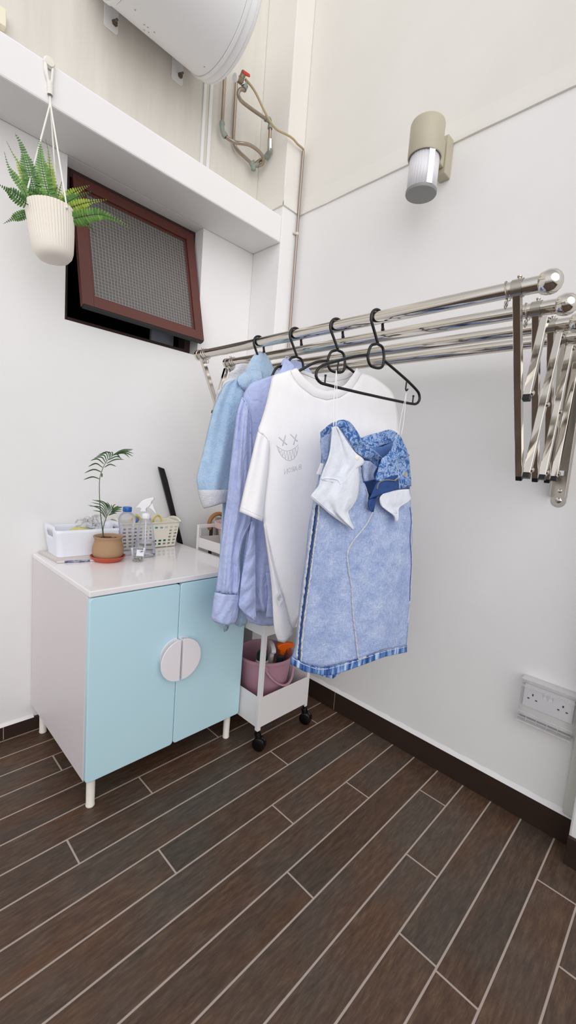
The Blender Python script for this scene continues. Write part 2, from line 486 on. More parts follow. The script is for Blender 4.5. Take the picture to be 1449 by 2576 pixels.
# sash tilted about its top edge
SX0, SX1 = -0.947, -0.420
top = V((0, 0.128, 2.134)); bot = V((0, -0.006, 1.641))
dn = (bot - top); SL = dn.length; dn.normalize(); sn = V((0, dn.z, -dn.y)); 
if sn.y > 0: sn = -sn
def sp_(x, s, d): return V((x, 0, 0)) + top + dn * s + sn * d
sash_m = Matrix(((1, 0, 0, 0), (0, sn.y, -dn.y, top.y), (0, sn.z, -dn.z, top.z), (0, 0, 0, 1)))
# local axes: x across, y out towards the room, z up along the sash (0 at the top, -SL at the foot)
S_ = 0.041
mb = MB()
def sb(x0, x1, y0, y1, z0, z1): mb.box(x0, x1, y0, y1, z0, z1, sash_m)
sb(SX0, SX0 + S_, -0.014, 0.012, -SL, 0); sb(SX1 - S_, SX1, -0.014, 0.012, -SL, 0)
sb(SX0 + S_, SX1 - S_, -0.014, 0.012, -SL, -SL + S_); sb(SX0 + S_, SX1 - S_, -0.014, 0.012, -S_, 0)
# glazing bead
for x0, x1, z0, z1 in ((SX0 + S_, SX0 + S_ + .009, -SL + S_, -S_), (SX1 - S_ - .009, SX1 - S_, -SL + S_, -S_), (SX0 + S_ + .009, SX1 - S_ - .009, -SL + S_, -SL + S_ + .009), (SX0 + S_ + .009, SX1 - S_ - .009, -S_ - .009, -S_)):
    sb(x0, x1, -0.012, 0.004, z0, z1)
sash = mb.build('sash', M_FRAME, win, smooth=0, bevel=0.0015)
mb = MB(); sb(SX0 + S_ - .003, SX1 - S_ + .003, -0.006, 0.0, -SL + S_ - .003, -S_ + .003)
mb.build('glass_pane', M_WIRED, sash, smooth=0, label='wired ribbed glass pane')
# black weather strip under the sash
mb = MB(); sb(SX0 + .004, SX1 - .004, -0.012, 0.010, -SL - .006, -SL)
mb.build('seal_strip', mat('black_seal', '#151515', 0.6), sash, smooth=0, label='black rubber seal along the foot of the sash')
mb = MB()
for sx in (SX0 + 0.03, SX1 - 0.03): mb.rod(V((sx, 0.13, 1.80)), sash_m @ V((sx, -0.016, -SL * 0.75)), 0.004, 8)
mb.build('stay_arm', mat('stay_steel', '#4a4a4c', 0.4, 0.8), win)
# the unlit bathroom behind the window, its shade put into the wall colour
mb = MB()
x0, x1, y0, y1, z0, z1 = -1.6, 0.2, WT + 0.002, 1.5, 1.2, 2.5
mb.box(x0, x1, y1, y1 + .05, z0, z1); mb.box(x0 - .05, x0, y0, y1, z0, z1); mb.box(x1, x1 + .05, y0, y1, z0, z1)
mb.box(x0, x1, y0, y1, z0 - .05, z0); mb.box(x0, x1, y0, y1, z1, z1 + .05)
struct(mb.build('wall_inner', M_DARKROOM, smooth=0), 'unlit room behind the open window, its shade painted dark grey')
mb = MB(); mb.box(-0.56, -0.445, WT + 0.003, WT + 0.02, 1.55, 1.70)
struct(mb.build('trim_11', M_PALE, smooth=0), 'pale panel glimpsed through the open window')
# ------------------------------------------------------------------ unseen rest of the yard, walls kept low to let daylight in
mb = MB(); mb.box(XL - .2, XL, YN, WT, -0.05, 0.9)
struct(mb.build('wall_front', M_WALL, smooth=0), 'white wall of the yard behind the camera')
mb = MB(); mb.box(XL, 0.25, YN - .2, YN, -0.05, 0.35)
struct(mb.build('wall_parapet', mat('grey_parapet', '#8a8a86', 0.8), smooth=0), 'low parapet on the open side of the yard')
M_WHITE = mat('white_lacquer', '#ece8e8', 0.35)
M_WHITEP = mat('white_plastic', '#f0eff2', 0.4)
M_BLACK = mat('black_plastic', '#0c0c0d', 0.35)
M_CHROME = mat('polished_stainless_steel', '#d6d1c8', 0.09, 1.0)
M_STEEL = mat('satin_steel', '#b9b3aa', 0.28, 1.0)
# ------------------------------------------------------------------ cabinet
M_TOP = mat('glossy_white_top', '#f5f1f1', 0.08)
M_SIDE = mat('white_cabinet_side', '#e2dcde', 0.45)
M_BLUE = mat('pale_turquoise_door', '#c6e9f3', 0.38)
M_LEG = mat('cream_leg', '#efeadf', 0.35)
L0, R0 = -1.0834, -0.4834; CT = 0.7127; YB = W - 0.004; YFC = -0.482; YFD = -0.501; ZB, ZT = 0.1058, 0.6911
cab = thing('cabinet', 'low white cabinet with two pale turquoise doors and half-moon handles', 'cabinet', (-0.783, -0.22, 0))
mb = MB(); t_ = 0.016
mb.box(L0, L0 + t_, YFC, YB, ZB, CT - 0.0185); mb.box(R0 - t_, R0, YFC, YB, ZB, CT - 0.0185)
mb.box(L0 + t_, R0 - t_, YFC, YB, ZB, ZB + t_); mb.box(L0 + t_, R0 - t_, YB - .006, YB, ZB + t_, CT - .0185)
mb.box(L0 + t_, R0 - t_, YFC + .02, YB - .006, 0.40, 0.416)
mb.build('carcass', M_SIDE, cab, smooth=0, bevel=0.0012)
mb = MB(); mb.box(L0 - .0005, R0 + .0005, YFD, YB, CT - 0.0182, CT)
mb.build('top', M_TOP, cab, smooth=0, bevel=0.003, bseg=3)
def rounded(x0, x1, z0, z1, y, rs, n=6):
    """rounded rectangle outline in the xz plane; rs = radii bl, br, tr, tl"""
    out = []
    for (cx, cz, a0, r) in ((x0, z0, 180, rs[0]), (x1, z0, 270, rs[1]), (x1, z1, 0, rs[2]), (x0, z1, 90, rs[3])):
        ox = cx + (r if cx == x0 else -r); oz = cz + (r if cz == z0 else -r)
        for i in range(n + 1):
            a = math.radians(a0 + 90 * i / n); out.append(V((ox + r * math.cos(a), y, oz + r * math.sin(a))))
    return out
MID = (L0 + R0) / 2
for s, (x0, x1) in ((-1, (L0 + .001, MID - .0012)), (1, (MID + .0012, R0 - .001))):
    mb = MB(); mb.prism(rounded(x0, x1, ZB, ZT, YFD, (.012, .012, .012, .012)), (0, YFC - YFD - .001, 0))
    d = mb.build('door', M_BLUE, cab, smooth=30, bevel=0.0018, bseg=2)
    # half-moon handle
    mb = MB(); cx = MID + s * 0.0045; rad = 0.073; zc = 0.431
    pts = [V((cx, YFD - .030, zc + rad)), V((cx, YFD - .030, zc - rad))]
    arc = [V((cx + s * rad * math.cos(math.radians(-90 + 180 * i / 28)), YFD - .030, zc + rad * math.sin(math.radians(-90 + 180 * i / 28)))) for i in range(29)]
    mb.prism(arc, (0, .0045, 0))
    # web along the straight edge and foot plate on the door
    x_a, x_b = sorted((cx, cx + s * .005))
    mb.box(x_a, x_b, YFD - .0257, YFD - .002, zc - rad * .9, zc + rad * .93)
    arc2 = [V((cx + s * rad * .85 * math.cos(math.radians(-90 + 180 * i / 20)), YFD - .0022, zc + .012 + rad * .82 * math.sin(math.radians(-90 + 180 * i / 20)))) for i in range(21)]
    mb.prism(arc2, (0, .002, 0))
    mb.build('handle', mat('white_handle', '#f3eef1', 0.4), d, smooth=30, bevel=0.0012, bseg=2, label='white half-moon handle')
for (x, y) in ((L0 + .03, YFC + .012), (R0 - .034, YFC + .012), (L0 + .03, YB - .045), (R0 - .03, YB - .045)):
    mb = MB(); mb.lathe([(0.0001, 0.0005), (.0125, .0005), (.0138, .003), (.0138, .006), (.0128, .007), (.0135, ZB - .001), (0.0001, ZB - .001)], (x, y, 0), 24)
    mb.build('leg', M_LEG, cab, smooth=50)

# ------------------------------------------------------------------ water heater
HX0, HX1, HY, HZ, HR = -0.955, -0.487, -0.176, 2.80, 0.21
M_TANK = mat('white_enamel', '#f1f1f2', 0.33)
heat = thing('water_heater', 'big white cylindrical water heater hung on the upper wall', 'water heater', (-0.72, W, 2.62))
mb = MB()
mb.lathe([(HR, 0.0), (HR, HX1 - HX0 - .13)], (HX0 + .065, HY, HZ), 72, (1, 0, 0))
tank = mb.build('tank', M_TANK, heat, smooth=60)
for s, x in ((-1, HX0 + .065), (1, HX1 - .065)):
    mb = MB()
    pr = [(HR - .001, 0.0), (HR - .003, .001), (HR + .0035, .003), (HR + .0035, .016), (HR - .002, .0185), (HR, .021), (HR, .044), (HR - .0025, .0455), (HR, .047), (HR - .001, .052), (HR - .006, .060), (HR - .018, .067), (HR - .06, .075), (HR - .13, .081), (0, .083)]
    mb.lathe(pr, (x, HY, HZ), 72, (s, 0, 0))
    mb.build('end_cap', M_TANK, heat, smooth=40)
for u, v in ((363, 62), (372, 69), (388, 81), (363, 75), (374, 81), (340, 25), (514, 168)):
    d = ray(u, v).normalized(); o = CAM
    oy, oz = o.y - HY, o.z - HZ; a = d.y ** 2 + d.z ** 2; b = 2 * (oy * d.y + oz * d.z); c = oy ** 2 + oz ** 2 - HR ** 2
    q = b * b - 4 * a * c
    if q > 0:
        p = o + d * ((-b - math.sqrt(q)) / (2 * a)); n = V((0, p.y - HY, p.z - HZ)).normalized()
        mb = MB(); mb.lathe([(0.0028, -.001), (.0028, .0008), (0, .0012)], p, 10, n); mb.build('screw', M_STEEL, tank)
for bx in (-0.846, -0.573):
    mb = MB(); y = W
    pts = []
    for (dx, z) in ((-.026, 2.98), (-.026, 2.650), (-.020, 2.643), (.020, 2.643), (.026, 2.650), (.026, 2.98)): pts.append(V((bx + dx, y - .0005, z)))
    mb.prism(pts, (0, -.004, 0))
    mb.box(bx - .024, bx + .024, HY + HR * .7, y - .004, 2.93, 2.95)
    br = mb.build('bracket', M_TANK, heat, smooth=0, bevel=0.001)
    mb = MB(); mb.lathe([(0.011, 0), (.011, .003), (.008, .0032), (.008, .010), (.0045, .0102), (.0045, .022), (0, .022)], (bx + .012, y - .0046, 2.675), 6, (0, -1, 0))
    mb.build('bolt', mat('rusty_bolt', '#7d7266', 0.55, 0.7), br, smooth=20)

# ------------------------------------------------------------------ pipework below the heater
M_COPPER = mat('tarnished_copper_pipe', '#a49788', 0.34, 0.75, vary=0.2, vscale=14)
M_VERD = mat('verdigris_fitting', '#98a096', 0.6, 0.25, vary=0.2, vscale=40, bump=0.3, bscale=120)
M_BRASS = mat('dull_brass', '#8f826c', 0.4, 0.8, vary=0.2, vscale=30)
def zz(a, b, y): return at(520 + a / 5.573, 150 + b / 5.573, y=y)
pw = thing('pipework', 'tarnished copper pipes and green fittings below the water heater', 'pipes', (-0.25, W, 2.5))
def pipe(pts, r=0.0075, name='pipe', m=M_COPPER, n=40):
    mb = MB(); mb.tube(catmull(pts, n), r, 12); return mb.build(name, m, pw, smooth=60)
p_in = zz(218, 300, .0); p_in.z = 2.80
a0 = zz(215, 915, .02)
pipe([V((a0.x, .02, 2.82)), V((a0.x, .02, 2.70)), a0], n=8)
a1 = zz(268, 1085, .015)
mb = MB(); mb.tube(catmull([a0 + V((0, 0, .012)), a0 - V((0, 0, .004)), a0 + V((.006, 0, -.024)), a1], 14), [.0115, .0125, .0125, .0105, .0105, .0105, .0105, .0105, .0105, .0105, .0125, .0125, .0125, .0115], 12)
mb.build('elbow', M_VERD, pw, smooth=60)
e_end = zz(735, 1485, .0)
pipe([a1, zz(330, 1125, .01), zz(400, 1160, .0), zz(480, 1172, -.02), zz(590, 1192, -.03), zz(690, 1250, -.035), zz(770, 1330, -.035), zz(797, 1400, -.03), zz(780, 1465, -.015), e_end])
b0 = zz(375, 1060, .036)
pipe([V((b0.x, .036, 2.84)), b0 + V((0, 0, .05)), b0, zz(385, 1170, .036), zz(430, 1265, .034), zz(530, 1365, .028), zz(632, 1458, .022)])
tee = zz(652, 1500, .018)
mb = MB()
mb.tube(catmull([zz(620, 1440, .022), tee, zz(655, 1550, .018)], 8), [.0115] * 8, 12)
mb.tube(catmull([tee, zz(700, 1470, .008), zz(735, 1485, .0)], 8), .0115, 12)
mb.lathe([(.0135, -.004), (.0135, .008)], zz(645, 1455, .021), 14, (zz(620, 1440, .022) - tee), caps=(True, True))
mb.build('tee_fitting', M_VERD, pw, smooth=50)
c1 = zz(835, 1365, -.02)
pipe([tee, zz(720, 1430, .0), c1], .0075, m=M_BRASS, n=8)
mb = MB(); c2 = zz(882, 1285, -.045)
mb.tube(catmull([c1 - (c2 - c1) * .2, c1, c1.lerp(c2, .6), c2, c2 + V((0, 0, .012))], 12), [.0125, .0125, .0135, .0125, .011, .011, .011, .011, .0125, .013, .013, .012], 12)
mb.build('elbow', M_VERD, pw, smooth=50)
c3 = zz(884, 1120, -.05)
mb = MB(); mb.tube([c2, c2.lerp(c3, .5), c3], [.0125, .0125, .0125], 8); mb.build('union_nut', M_CHROME, pw, smooth=30, label='bright chromed union on the riser')
c4 = zz(890, 930, -.055)
pipe([c3 - V((0, 0, .004)), c4], .0075, n=4)
c5 = zz(878, 850, -.055)
mb = MB(); mb.tube(catmull([c4 - V((0, 0, .012)), c4, c5, zz(825, 830, -.06)], 12), [.0115, .0115, .0115, .009, .009, .0105, .0115, .012, .012, .0115, .0115, .0115], 12)
mb.build('elbow', M_VERD, pw, smooth=50)
v1 = zz(520, 420, -.10)
pipe([zz(830, 832, -.06), zz(660, 715, -.075), zz(520, 610, -.088), zz(465, 550, -.093), zz(440, 480, -.096), zz(470, 420, -.10), v1], .0075)
v0 = zz(400, 250, -.105)
mb = MB(); mb.tube([v1, zz(535, 380, -.10), zz(520, 330, -.10)], [.012, .0145, .0145], 8); mb.build('union_nut', M_VERD, pw, smooth=25, label='grey union nut under the relief valve')
val = MB(); val.tube([zz(520, 335, -.10), zz(470, 290, -.103), v0], [.011, .0125, .0105], 12)
val.tube([zz(470, 290, -.103), zz(505, 225, -.105), zz(520, 175, -.107)], [.0105, .0115, .0105], 12)
val = val.build('relief_valve', M_BRASS, pw, smooth=50)
mb = MB(); mb.tube([zz(505, 345, -.099), zz(495, 305, -.101)], [.0135, .0128], 12); mb.build('ptfe_tape', M_WHITEP, val, label='white thread tape')
mb = MB(); mb.lathe([(.014, -.004), (.014, .006)], v0, 14, (zz(470, 290, -.103) - v0), caps=(True, True)); mb.build('white_collar', M_WHITEP, val)
mb = MB(); h0, h1 = zz(515, 180, -.115), zz(600, 225, -.115)
mb.tube([h0 - (h1 - h0) * .1, h0.lerp(h1, .3), h0.lerp(h1, .75), h1], [.006, .0085, .007, .006], 8, flat=.6)
mb.build('lever', mat('red_lever', '#d2402a', 0.4), val, smooth=40, label='red lever')
# overflow hose and thin drain pipe
hp = [zz(540, 275, -.105), zz(600, 340, -.115), zz(660, 420, -.125), zz(720, 530, -.135), zz(785, 670, -.145), zz(850, 800, -.15), zz(910, 900, -.155), zz(990, 985, -.158), zz(1120, 1050, -.162), zz(1210, 1110, -.165), zz(1275, 1185, -.165)]
DX, DY = -0.020, -0.1565
dp_top = at(757, 376, y=DY).z
hp += [V((DX, DY, dp_top + .008)), V((DX, DY, dp_top - .02))]
mb = MB(); mb.tube(catmull(hp, 70), .0048, 10)
hose = mb.build('overflow_hose', mat('yellowed_clear_hose', '#cdbb90', 0.35, **{'Transmission Weight': 0.3}), smooth=180)
tag(hose, 'yellowish hose curving from the relief valve to the thin drain pipe', 'hose')
dr = thing('drain_pipe', 'thin metal drain pipe running down the wall corner', 'pipe', (DX, DY, 0.12))
mb = MB(); mb.rod((DX, DY, .10), (DX, DY, dp_top), .0062, 14, False); mb.build('pipe', mat('worn_pipe', '#a0938a', 0.28, 0.85), dr, smooth=60)
for z in (at(742, 585, y=DY).z, 1.2, 0.5):
    mb = MB(); mb.lathe([(.0075, -.006), (.0075, .006)], (DX, DY, z), 14, caps=(True, True)); mb.box(DX - .02, DX, BF - .0105, BF - .0005, z - .004, z + .004)
    mb.build('clip', mat('cream_clip', '#d8d2c2', 0.5), dr, smooth=30)

# ------------------------------------------------------------------ wall lamp
lamp = thing('wall_lamp', 'beige outdoor wall lamp with a ribbed clear cylinder shade', 'lamp', (-0.15, -0.885, 2.1))
LX, LY = -0.150, -0.885
M_BEIGE = mat('beige_lamp_metal', '#b9b29c', 0.42, vary=0.06, vscale=20)
mb = MB(); mb.box(-0.045, -0.0006, -0.910, -0.868, 2.195, 2.325); mb.box(-0.075, -0.045, -0.903, -0.876, 2.215, 2.30)
mb.box(-0.10, -0.07, -0.899, -0.880, 2.232, 2.28)
mb.build('bracket', M_BEIGE, lamp, smooth=0, bevel=0.004)
mb = MB(); mb.lathe([(.052, 2.196), (.056, 2.196), (.0575, 2.200), (.0575, 2.298), (.055, 2.305), (.04, 2.309), (0, 2.310)], (LX, LY, 0), 48)
mb.lathe([(.052, 2.196), (.052, 2.25), (0, 2.25)], (LX, LY, 0), 48)
mb.build('cap', M_BEIGE, lamp, smooth=45)
def lampglass():
    t = NT('frosted_lamp_shade'); tc = t.n('ShaderNodeTexCoord'); sp = t.n('ShaderNodeSeparateXYZ'); t.l(tc.outputs['Object'], sp.inputs[0])
    t.b.inputs['Base Color'].default_value = rgba('#e6e5ea'); t.b.inputs['Roughness'].default_value = 0.3
    return t.m
mb = MB(); mb.lathe([(.0495, 2.09), (.0495, 2.2)], (LX, LY, 0), 96, rfun=lambda a, h: 1 + .012 * math.cos(32 * a)); mb.build('shade', lampglass(), lamp, smooth=60, solid=0.002, solid_off=-1)
mb = MB(); mb.box(LX - .0535, LX - .047, LY - .014, LY + .006, 2.09, 2.196, Matrix.Translation((LX, LY, 0)) @ Matrix.Rotation(math.radians(52), 4, 'Z') @ Matrix.Translation((-LX, -LY, 0)))
mb.build('shade_strip', mat('white_shade_strip', '#f6f6f8', 0.4), lamp, smooth=0, label='white strip down the shade')
mb = MB(); mb.lathe([(.012, 2.10), (.02, 2.12), (.02, 2.19)], (LX, LY, 0), 20, caps=(True, False)); mb.build('bulb', M_WHITEP, lamp)
mb = MB(); mb.lathe([(.049, 2.091), (.0525, 2.091), (.0525, 2.083), (.051, 2.0805), (0, 2.080)], (LX, LY, 0), 48); mb.build('end_plate', mat('grey_lamp_plate', '#8f9190', 0.5), lamp, smooth=45)

# ------------------------------------------------------------------ double socket in a clear cover
sock = thing('power_socket', 'white double power socket in a clear cover near the floor', 'socket', (0, -1.456, 0.42))
mb = MB(); PY0, PY1, PZ0, PZ1 = -1.527, -1.385, 0.388, 0.463
mb.box(-.012, -.0006, PY0, PY1, PZ0, PZ1)
plate = mb.build('plate', M_WHITEP, sock, smooth=0, bevel=0.002)
for yc in (-1.4125, -1.4985):
    zc = PZ0 + .036
    for a_, b_, c_, d_ in ((-.002, .002, .006, .013), (.0085, .0145, -.0075, -.0035), (-.0145, -.0085, -.0075, -.0035)):
        mb = MB(); mb.box(-.0125, -.0118, yc + a_, yc + b_, zc + c_, zc + d_); mb.build('pin_hole', M_BLACK, plate, smooth=0, label='black pin hole')
for yc in (-1.447, -1.463):
    mb = MB(); z0 = PZ0 + .043
    pts = [V((-.0118, yc - .0055, z0)), V((-.0145, yc - .0055, z0 + .001)), V((-.0125, yc - .0055, z0 + .011)), V((-.0150, yc - .0055, z0 + .019)), V((-.0118, yc - .0055, z0 + .020))]
    mb.prism(pts, (0, .011, 0)); mb.build('rocker_switch', M_WHITEP, plate, smooth=0, bevel=.0006)
M_CLEARBOX = clear('clear_cover_plastic', '#ffffff', 0.04, 0.12)
mb = MB(); y0, y1, z0, z1, d = -1.5355, -1.378, 0.349, 0.487, 0.034
for q in ([(0, y0), (-d, y0 + .003), (-d, y1 - .004), (0, y1)],):
    A = [V((x - .0008, y, z0)) for x, y in q]; B = [V((x - .0008, y, z1)) for x, y in q]
    mb.grid([A, B])
mb.face([mb.bm.verts.new(p) for p in (V((-.0008, y0, z1)), V((-.0008 - d, y0 + .003, z1 - .001)), V((-.0008 - d, y1 - .004, z1 - .001)), V((-.0008, y1, z1)))])
mb.face([mb.bm.verts.new(p) for p in (V((-.0008, y0, z0)), V((-.0008 - d * .8, y0 + .003, z0 - .004)), V((-.0008 - d * .8, y1 - .004, z0 - .004)), V((-.0008, y1, z0)))])
cover = mb.build('clear_cover', M_CLEARBOX, sock, smooth=20)
M_RIBC = clear('clear_cover_rib', '#ffffff', 0.25, 0.2)
rb = [(-d - .003, -d - .0012, y0 + .004, y1 - .004, z - .0008, z + .0008) for z in (z1 - .003, z1 - .02, z1 - .024, z0 + .028, z0 + .010)]
rb += [(-d - .003, -d - .0012, y1 - .03 - k * .03, y1 - .028 - k * .03, z0 + .004, z0 + .018) for k in range(4)]
rb += [(-d - .006, -.002, y0 + .002, y1 - .002, z0 - .005, z0 - .002), (-d - .004, -.002, y0 + .002, y1 - .002, z1, z1 + .003)]
for r_ in rb:
    mb = MB(); mb.box(*r_); mb.build('cover_rib', M_RIBC, cover, smooth=0)
cb = MB(); cb.box(-1.26, -1.178, W - .03, W - .0006, 2.405, 2.455)
tag(cb.build('junction_box', mat('cream_box', '#efe9cf', 0.5), smooth=0, bevel=.003), 'small cream box on the upper wall at the left edge', 'box')

# ------------------------------------------------------------------ hanging fern
PX, PY, PZR = -1.104, -0.166, 1.846
fern = thing('hanging_fern', 'fern in a ribbed cream pot hung from the beam on white cord', 'plant', (PX, PY, 1.69))
M_POT = mat('cream_pot', '#efe8dc', 0.5)
mb = MB(); NR = 46
def rib(a, h): return 1 + (0.034 * max(0, min(1, (h - 1.72) / .03))) * (abs(math.cos(NR / 2 * a)) ** .6 - .6)
prof = [(0, 1.694), (.030, 1.694), (.043, 1.698), (.052, 1.708), (.057, 1.722), (.0595, 1.745), (.062, 1.77), (.0645, 1.80), (.067, 1.83), (.0685, PZR), (.066, PZR + .001), (.064, PZR - .002), (.062, PZR - .03)]
mb.lathe(prof, (PX, PY, 0), NR * 8, rfun=rib)
tilt = Matrix.Translation((PX, PY, PZR)) @ Matrix.Rotation(math.radians(-6), 4, FWD) @ Matrix.Translation((-PX, -PY, -PZR))
bmesh.ops.transform(mb.bm, matrix=tilt, verts=mb.bm.verts)
pot = mb.build('pot', M_POT, fern, smooth=60)
mb = MB(); mb.lathe([(0, PZR - .012), (.063, PZR - .014)], (PX, PY, 0), 32); mb.build('soil', mat('dark_moss', '#2b2a1c', 0.9, bump=.6, bscale=90, bdist=.004), fern)
M_CORD = mat('white_cotton_cord', '#f2efe8', 0.8, bump=0.6, bscale=300, bdist=.001, scale=(1, 1, .5))
HK = at(124, 158, y=BF - .006)
KN = at(126, 243, y=BF - .007)
r3 = []
att = []
for ang in (292, 172, 52):
    a = math.radians(ang); att.append(tilt @ V((PX + .0705 * math.cos(a), PY + .0705 * math.sin(a), PZR - .012)))
for i, q in enumerate(att):
    mb = MB(); mb.tube(polyres([KN, KN + V((0, -.003, -.02)), q], 24), .0026, 8); mb.sphere(q, .0042, 10, 6)
    mb.build('cord', M_CORD, fern, smooth=180)
mb = MB()
for k in range(2):
    for s in (-1, 1): mb.tube(catmull([HK + V((s * .010, 0, .006)), HK + V((s * (.011 - .003 * k), -.003 * k, -.025)), HK.lerp(KN, .55) + V((s * .005, -.002 * k, 0)), KN + V((s * .003, 0, .02))], 16), .0036, 8)
mb.tube(catmull([HK + V((.012 * math.cos(i * PI / 6), 0, .012 * math.sin(i * PI / 6))) for i in range(12)], 24), .004, 8, close=False)
for k in range(9): mb.lathe([(.0075, -.0022), (.009, 0), (.0075, .0022)], KN + V((0, 0, .006 + .004 * k)), 14, V((.05 * (-1) ** k, 0, 1)))
mb.build('cord_loop', M_CORD, fern, smooth=180)
mb = MB(); mb.lathe([(.013, 0), (.0135, .002), (.012, .004), (0, .0045)], HK + V((0, -.004, .0)), 24, (0, -1, 0))
mb.build('hook_disc', mat('ivory_disc', '#ece8dc', 0.5), fern)
def leafmat(name, a, b):
    t = NT(name); c = t.ramp(t.noise(t.coord(), 60, 2), [(0.3, a), (0.7, b)]); t.l(c, t.b.inputs['Base Color'])
    t.b.inputs['Roughness'].default_value = 0.5
    return t.m
M_FERN = [leafmat('fern_green', '#4a7a2c', '#6d9a3e'), leafmat('fern_yellow_green', '#7f9e28', '#a5b83e'), leafmat('fern_deep_green', '#37622a', '#588a38')]
M_RIBS = mat('fern_stalk', '#26361a', 0.6)
def fz(a, b, y): return at(a / 4.262, 130 + b / 4.262, y=y)
def frond(path, hw, m, pairs, y0, y1, droop=.25, sides=(1, 1)):
    P = [fz(a, b, y0 + (y1 - y0) * i / (len(path) - 1)) for i, (a, b) in enumerate(path)]
    C = catmull(P, pairs * 2 + 4); L = sum((b - a).length for a, b in zip(C, C[1:]))
    mb = MB(); mb.mi = 1
    n = len(C); mb.tube(C, [.0014 * (1 - .75 * i / n) for i in range(n)], 5)
    mb.mi = 0
    view = (CAM - C[n // 2]).normalized()
    wpx = hw / 4.262 * ((C[0] - CAM).dot(FWD)) / FPX
    for i in range(1, pairs + 1):
        k = 2 + i * 2 - 1
        if k >= n - 1: break
        f = i / pairs; p = C[k]; t = (C[k + 1] - C[k - 1]).normalized(); sd = t.cross(view).normalized()
        ln = wpx * (0.55 + .45 * math.sin(PI * min(1, f * 1.25 + .12))) * (1 - max(0, f - .55) / .45 * .75)
        for s, on in ((1, sides[0]), (-1, sides[1])):
            if not on: continue
            dv = (sd * s + t * .32 + view * random.uniform(-.25, .2) + V((0, 0, -droop * .3))).normalized()
            wd = min(L / pairs * .47, ln * .34)
            w_ = (t - dv * t.dot(dv)).normalized()
            A = p; pts = [A - w_ * wd * .5, A + dv * ln * .35 - w_ * wd, A + dv * ln * .8 - w_ * wd * .8 + view * ln * .02, A + dv * ln + view * -ln * .06, A + dv * ln * .8 + w_ * wd * .7, A + dv * ln * .35 + w_ * wd, A + w_ * wd * .5]
            c = [A + dv * ln * q + view * ln * .07 for q in (.2, .5, .8)]
            vs = [mb.bm.verts.new(x) for x in pts]; cs = [mb.bm.verts.new(x) for x in c]
            mb.face([vs[0], vs[1], cs[0]]); mb.face([vs[1], vs[2], cs[1], cs[0]]); mb.face([vs[2], vs[3], cs[2], cs[1]]); mb.face([vs[3], vs[4], cs[2]]); mb.face([vs[4], vs[5], cs[1], cs[2]]); mb.face([vs[5], vs[6], cs[0], cs[1]]); mb.face([vs[6], vs[0], cs[0]])
    mb.build('frond', [m, M_RIBS], fern, smooth=60)
g0, g1, g2 = M_FERN
Y = PY
frond([(390, 1590), (355, 1450), (320, 1320), (270, 1120), (220, 980), (160, 875)], 92, g2, 26, Y, Y + .02)
frond([(300, 1600), (250, 1470), (150, 1330), (90, 1230), (45, 1070)], 46, g0, 18, Y, Y + .02)
frond([(330, 1600), (270, 1380), (200, 1200), (130, 1080), (70, 960)], 46, g1, 20, Y + .02, Y + .06)
frond([(550, 1640), (520, 1530), (490, 1430), (450, 1230), (432, 1050), (422, 920)], 88, g0, 26, Y - .02, Y - .01)
frond([(580, 1640), (560, 1450), (535, 1250), (520, 1080), (490, 935)], 52, g1, 20, Y, Y + .01)
frond([(300, 1640), (250, 1610), (140, 1525), (60, 1470), (-20, 1420)], 75, g2, 13, Y - .02, Y - .05)
frond([(330, 1700), (285, 1735), (200, 1765), (120, 1800), (35, 1845)], 52, g2, 13, Y + .03, Y + .07)
frond([(600, 1680), (650, 1640), (760, 1535), (870, 1470), (975, 1430)], 62, g1, 17, Y, Y + .01)
frond([(600, 1690), (700, 1630), (800, 1570), (900, 1530), (990, 1495)], 60, g2, 16, Y - .01, Y - .02)
frond([(620, 1720), (720, 1690), (850, 1640), (1000, 1605), (1160, 1585)], 58, g1, 20, Y - .03, Y - .06)
frond([(640, 1760), (760, 1790), (900, 1765), (1060, 1745), (1220, 1790), (1330, 1850), (1410, 1905)], 78, g0, 26, Y - .03, Y - .09)
frond([(660, 1760), (800, 1810), (900, 1830), (970, 1880), (1010, 1940), (1020, 1990)], 58, g0, 15, Y, Y + .03)
frond([(640, 1720), (740, 1770), (850, 1800), (930, 1850), (960, 1920)], 55, g1, 13, Y + .02, Y + .05)
frond([(610, 1640), (630, 1520), (650, 1440), (675, 1355)], 30, g1, 9, Y + .02, Y + .03)
frond([(500, 1650), (420, 1540), (340, 1490), (280, 1460)], 60, g2, 10, Y - .03, Y - .05)
frond([(600, 1650), (560, 1560), (600, 1480), (620, 1420)], 60, g0, 10, Y - .01, Y)
frond([(420, 1650), (440, 1540), (400, 1420), (380, 1330)], 60, g2, 11, Y + .01, Y + .01)
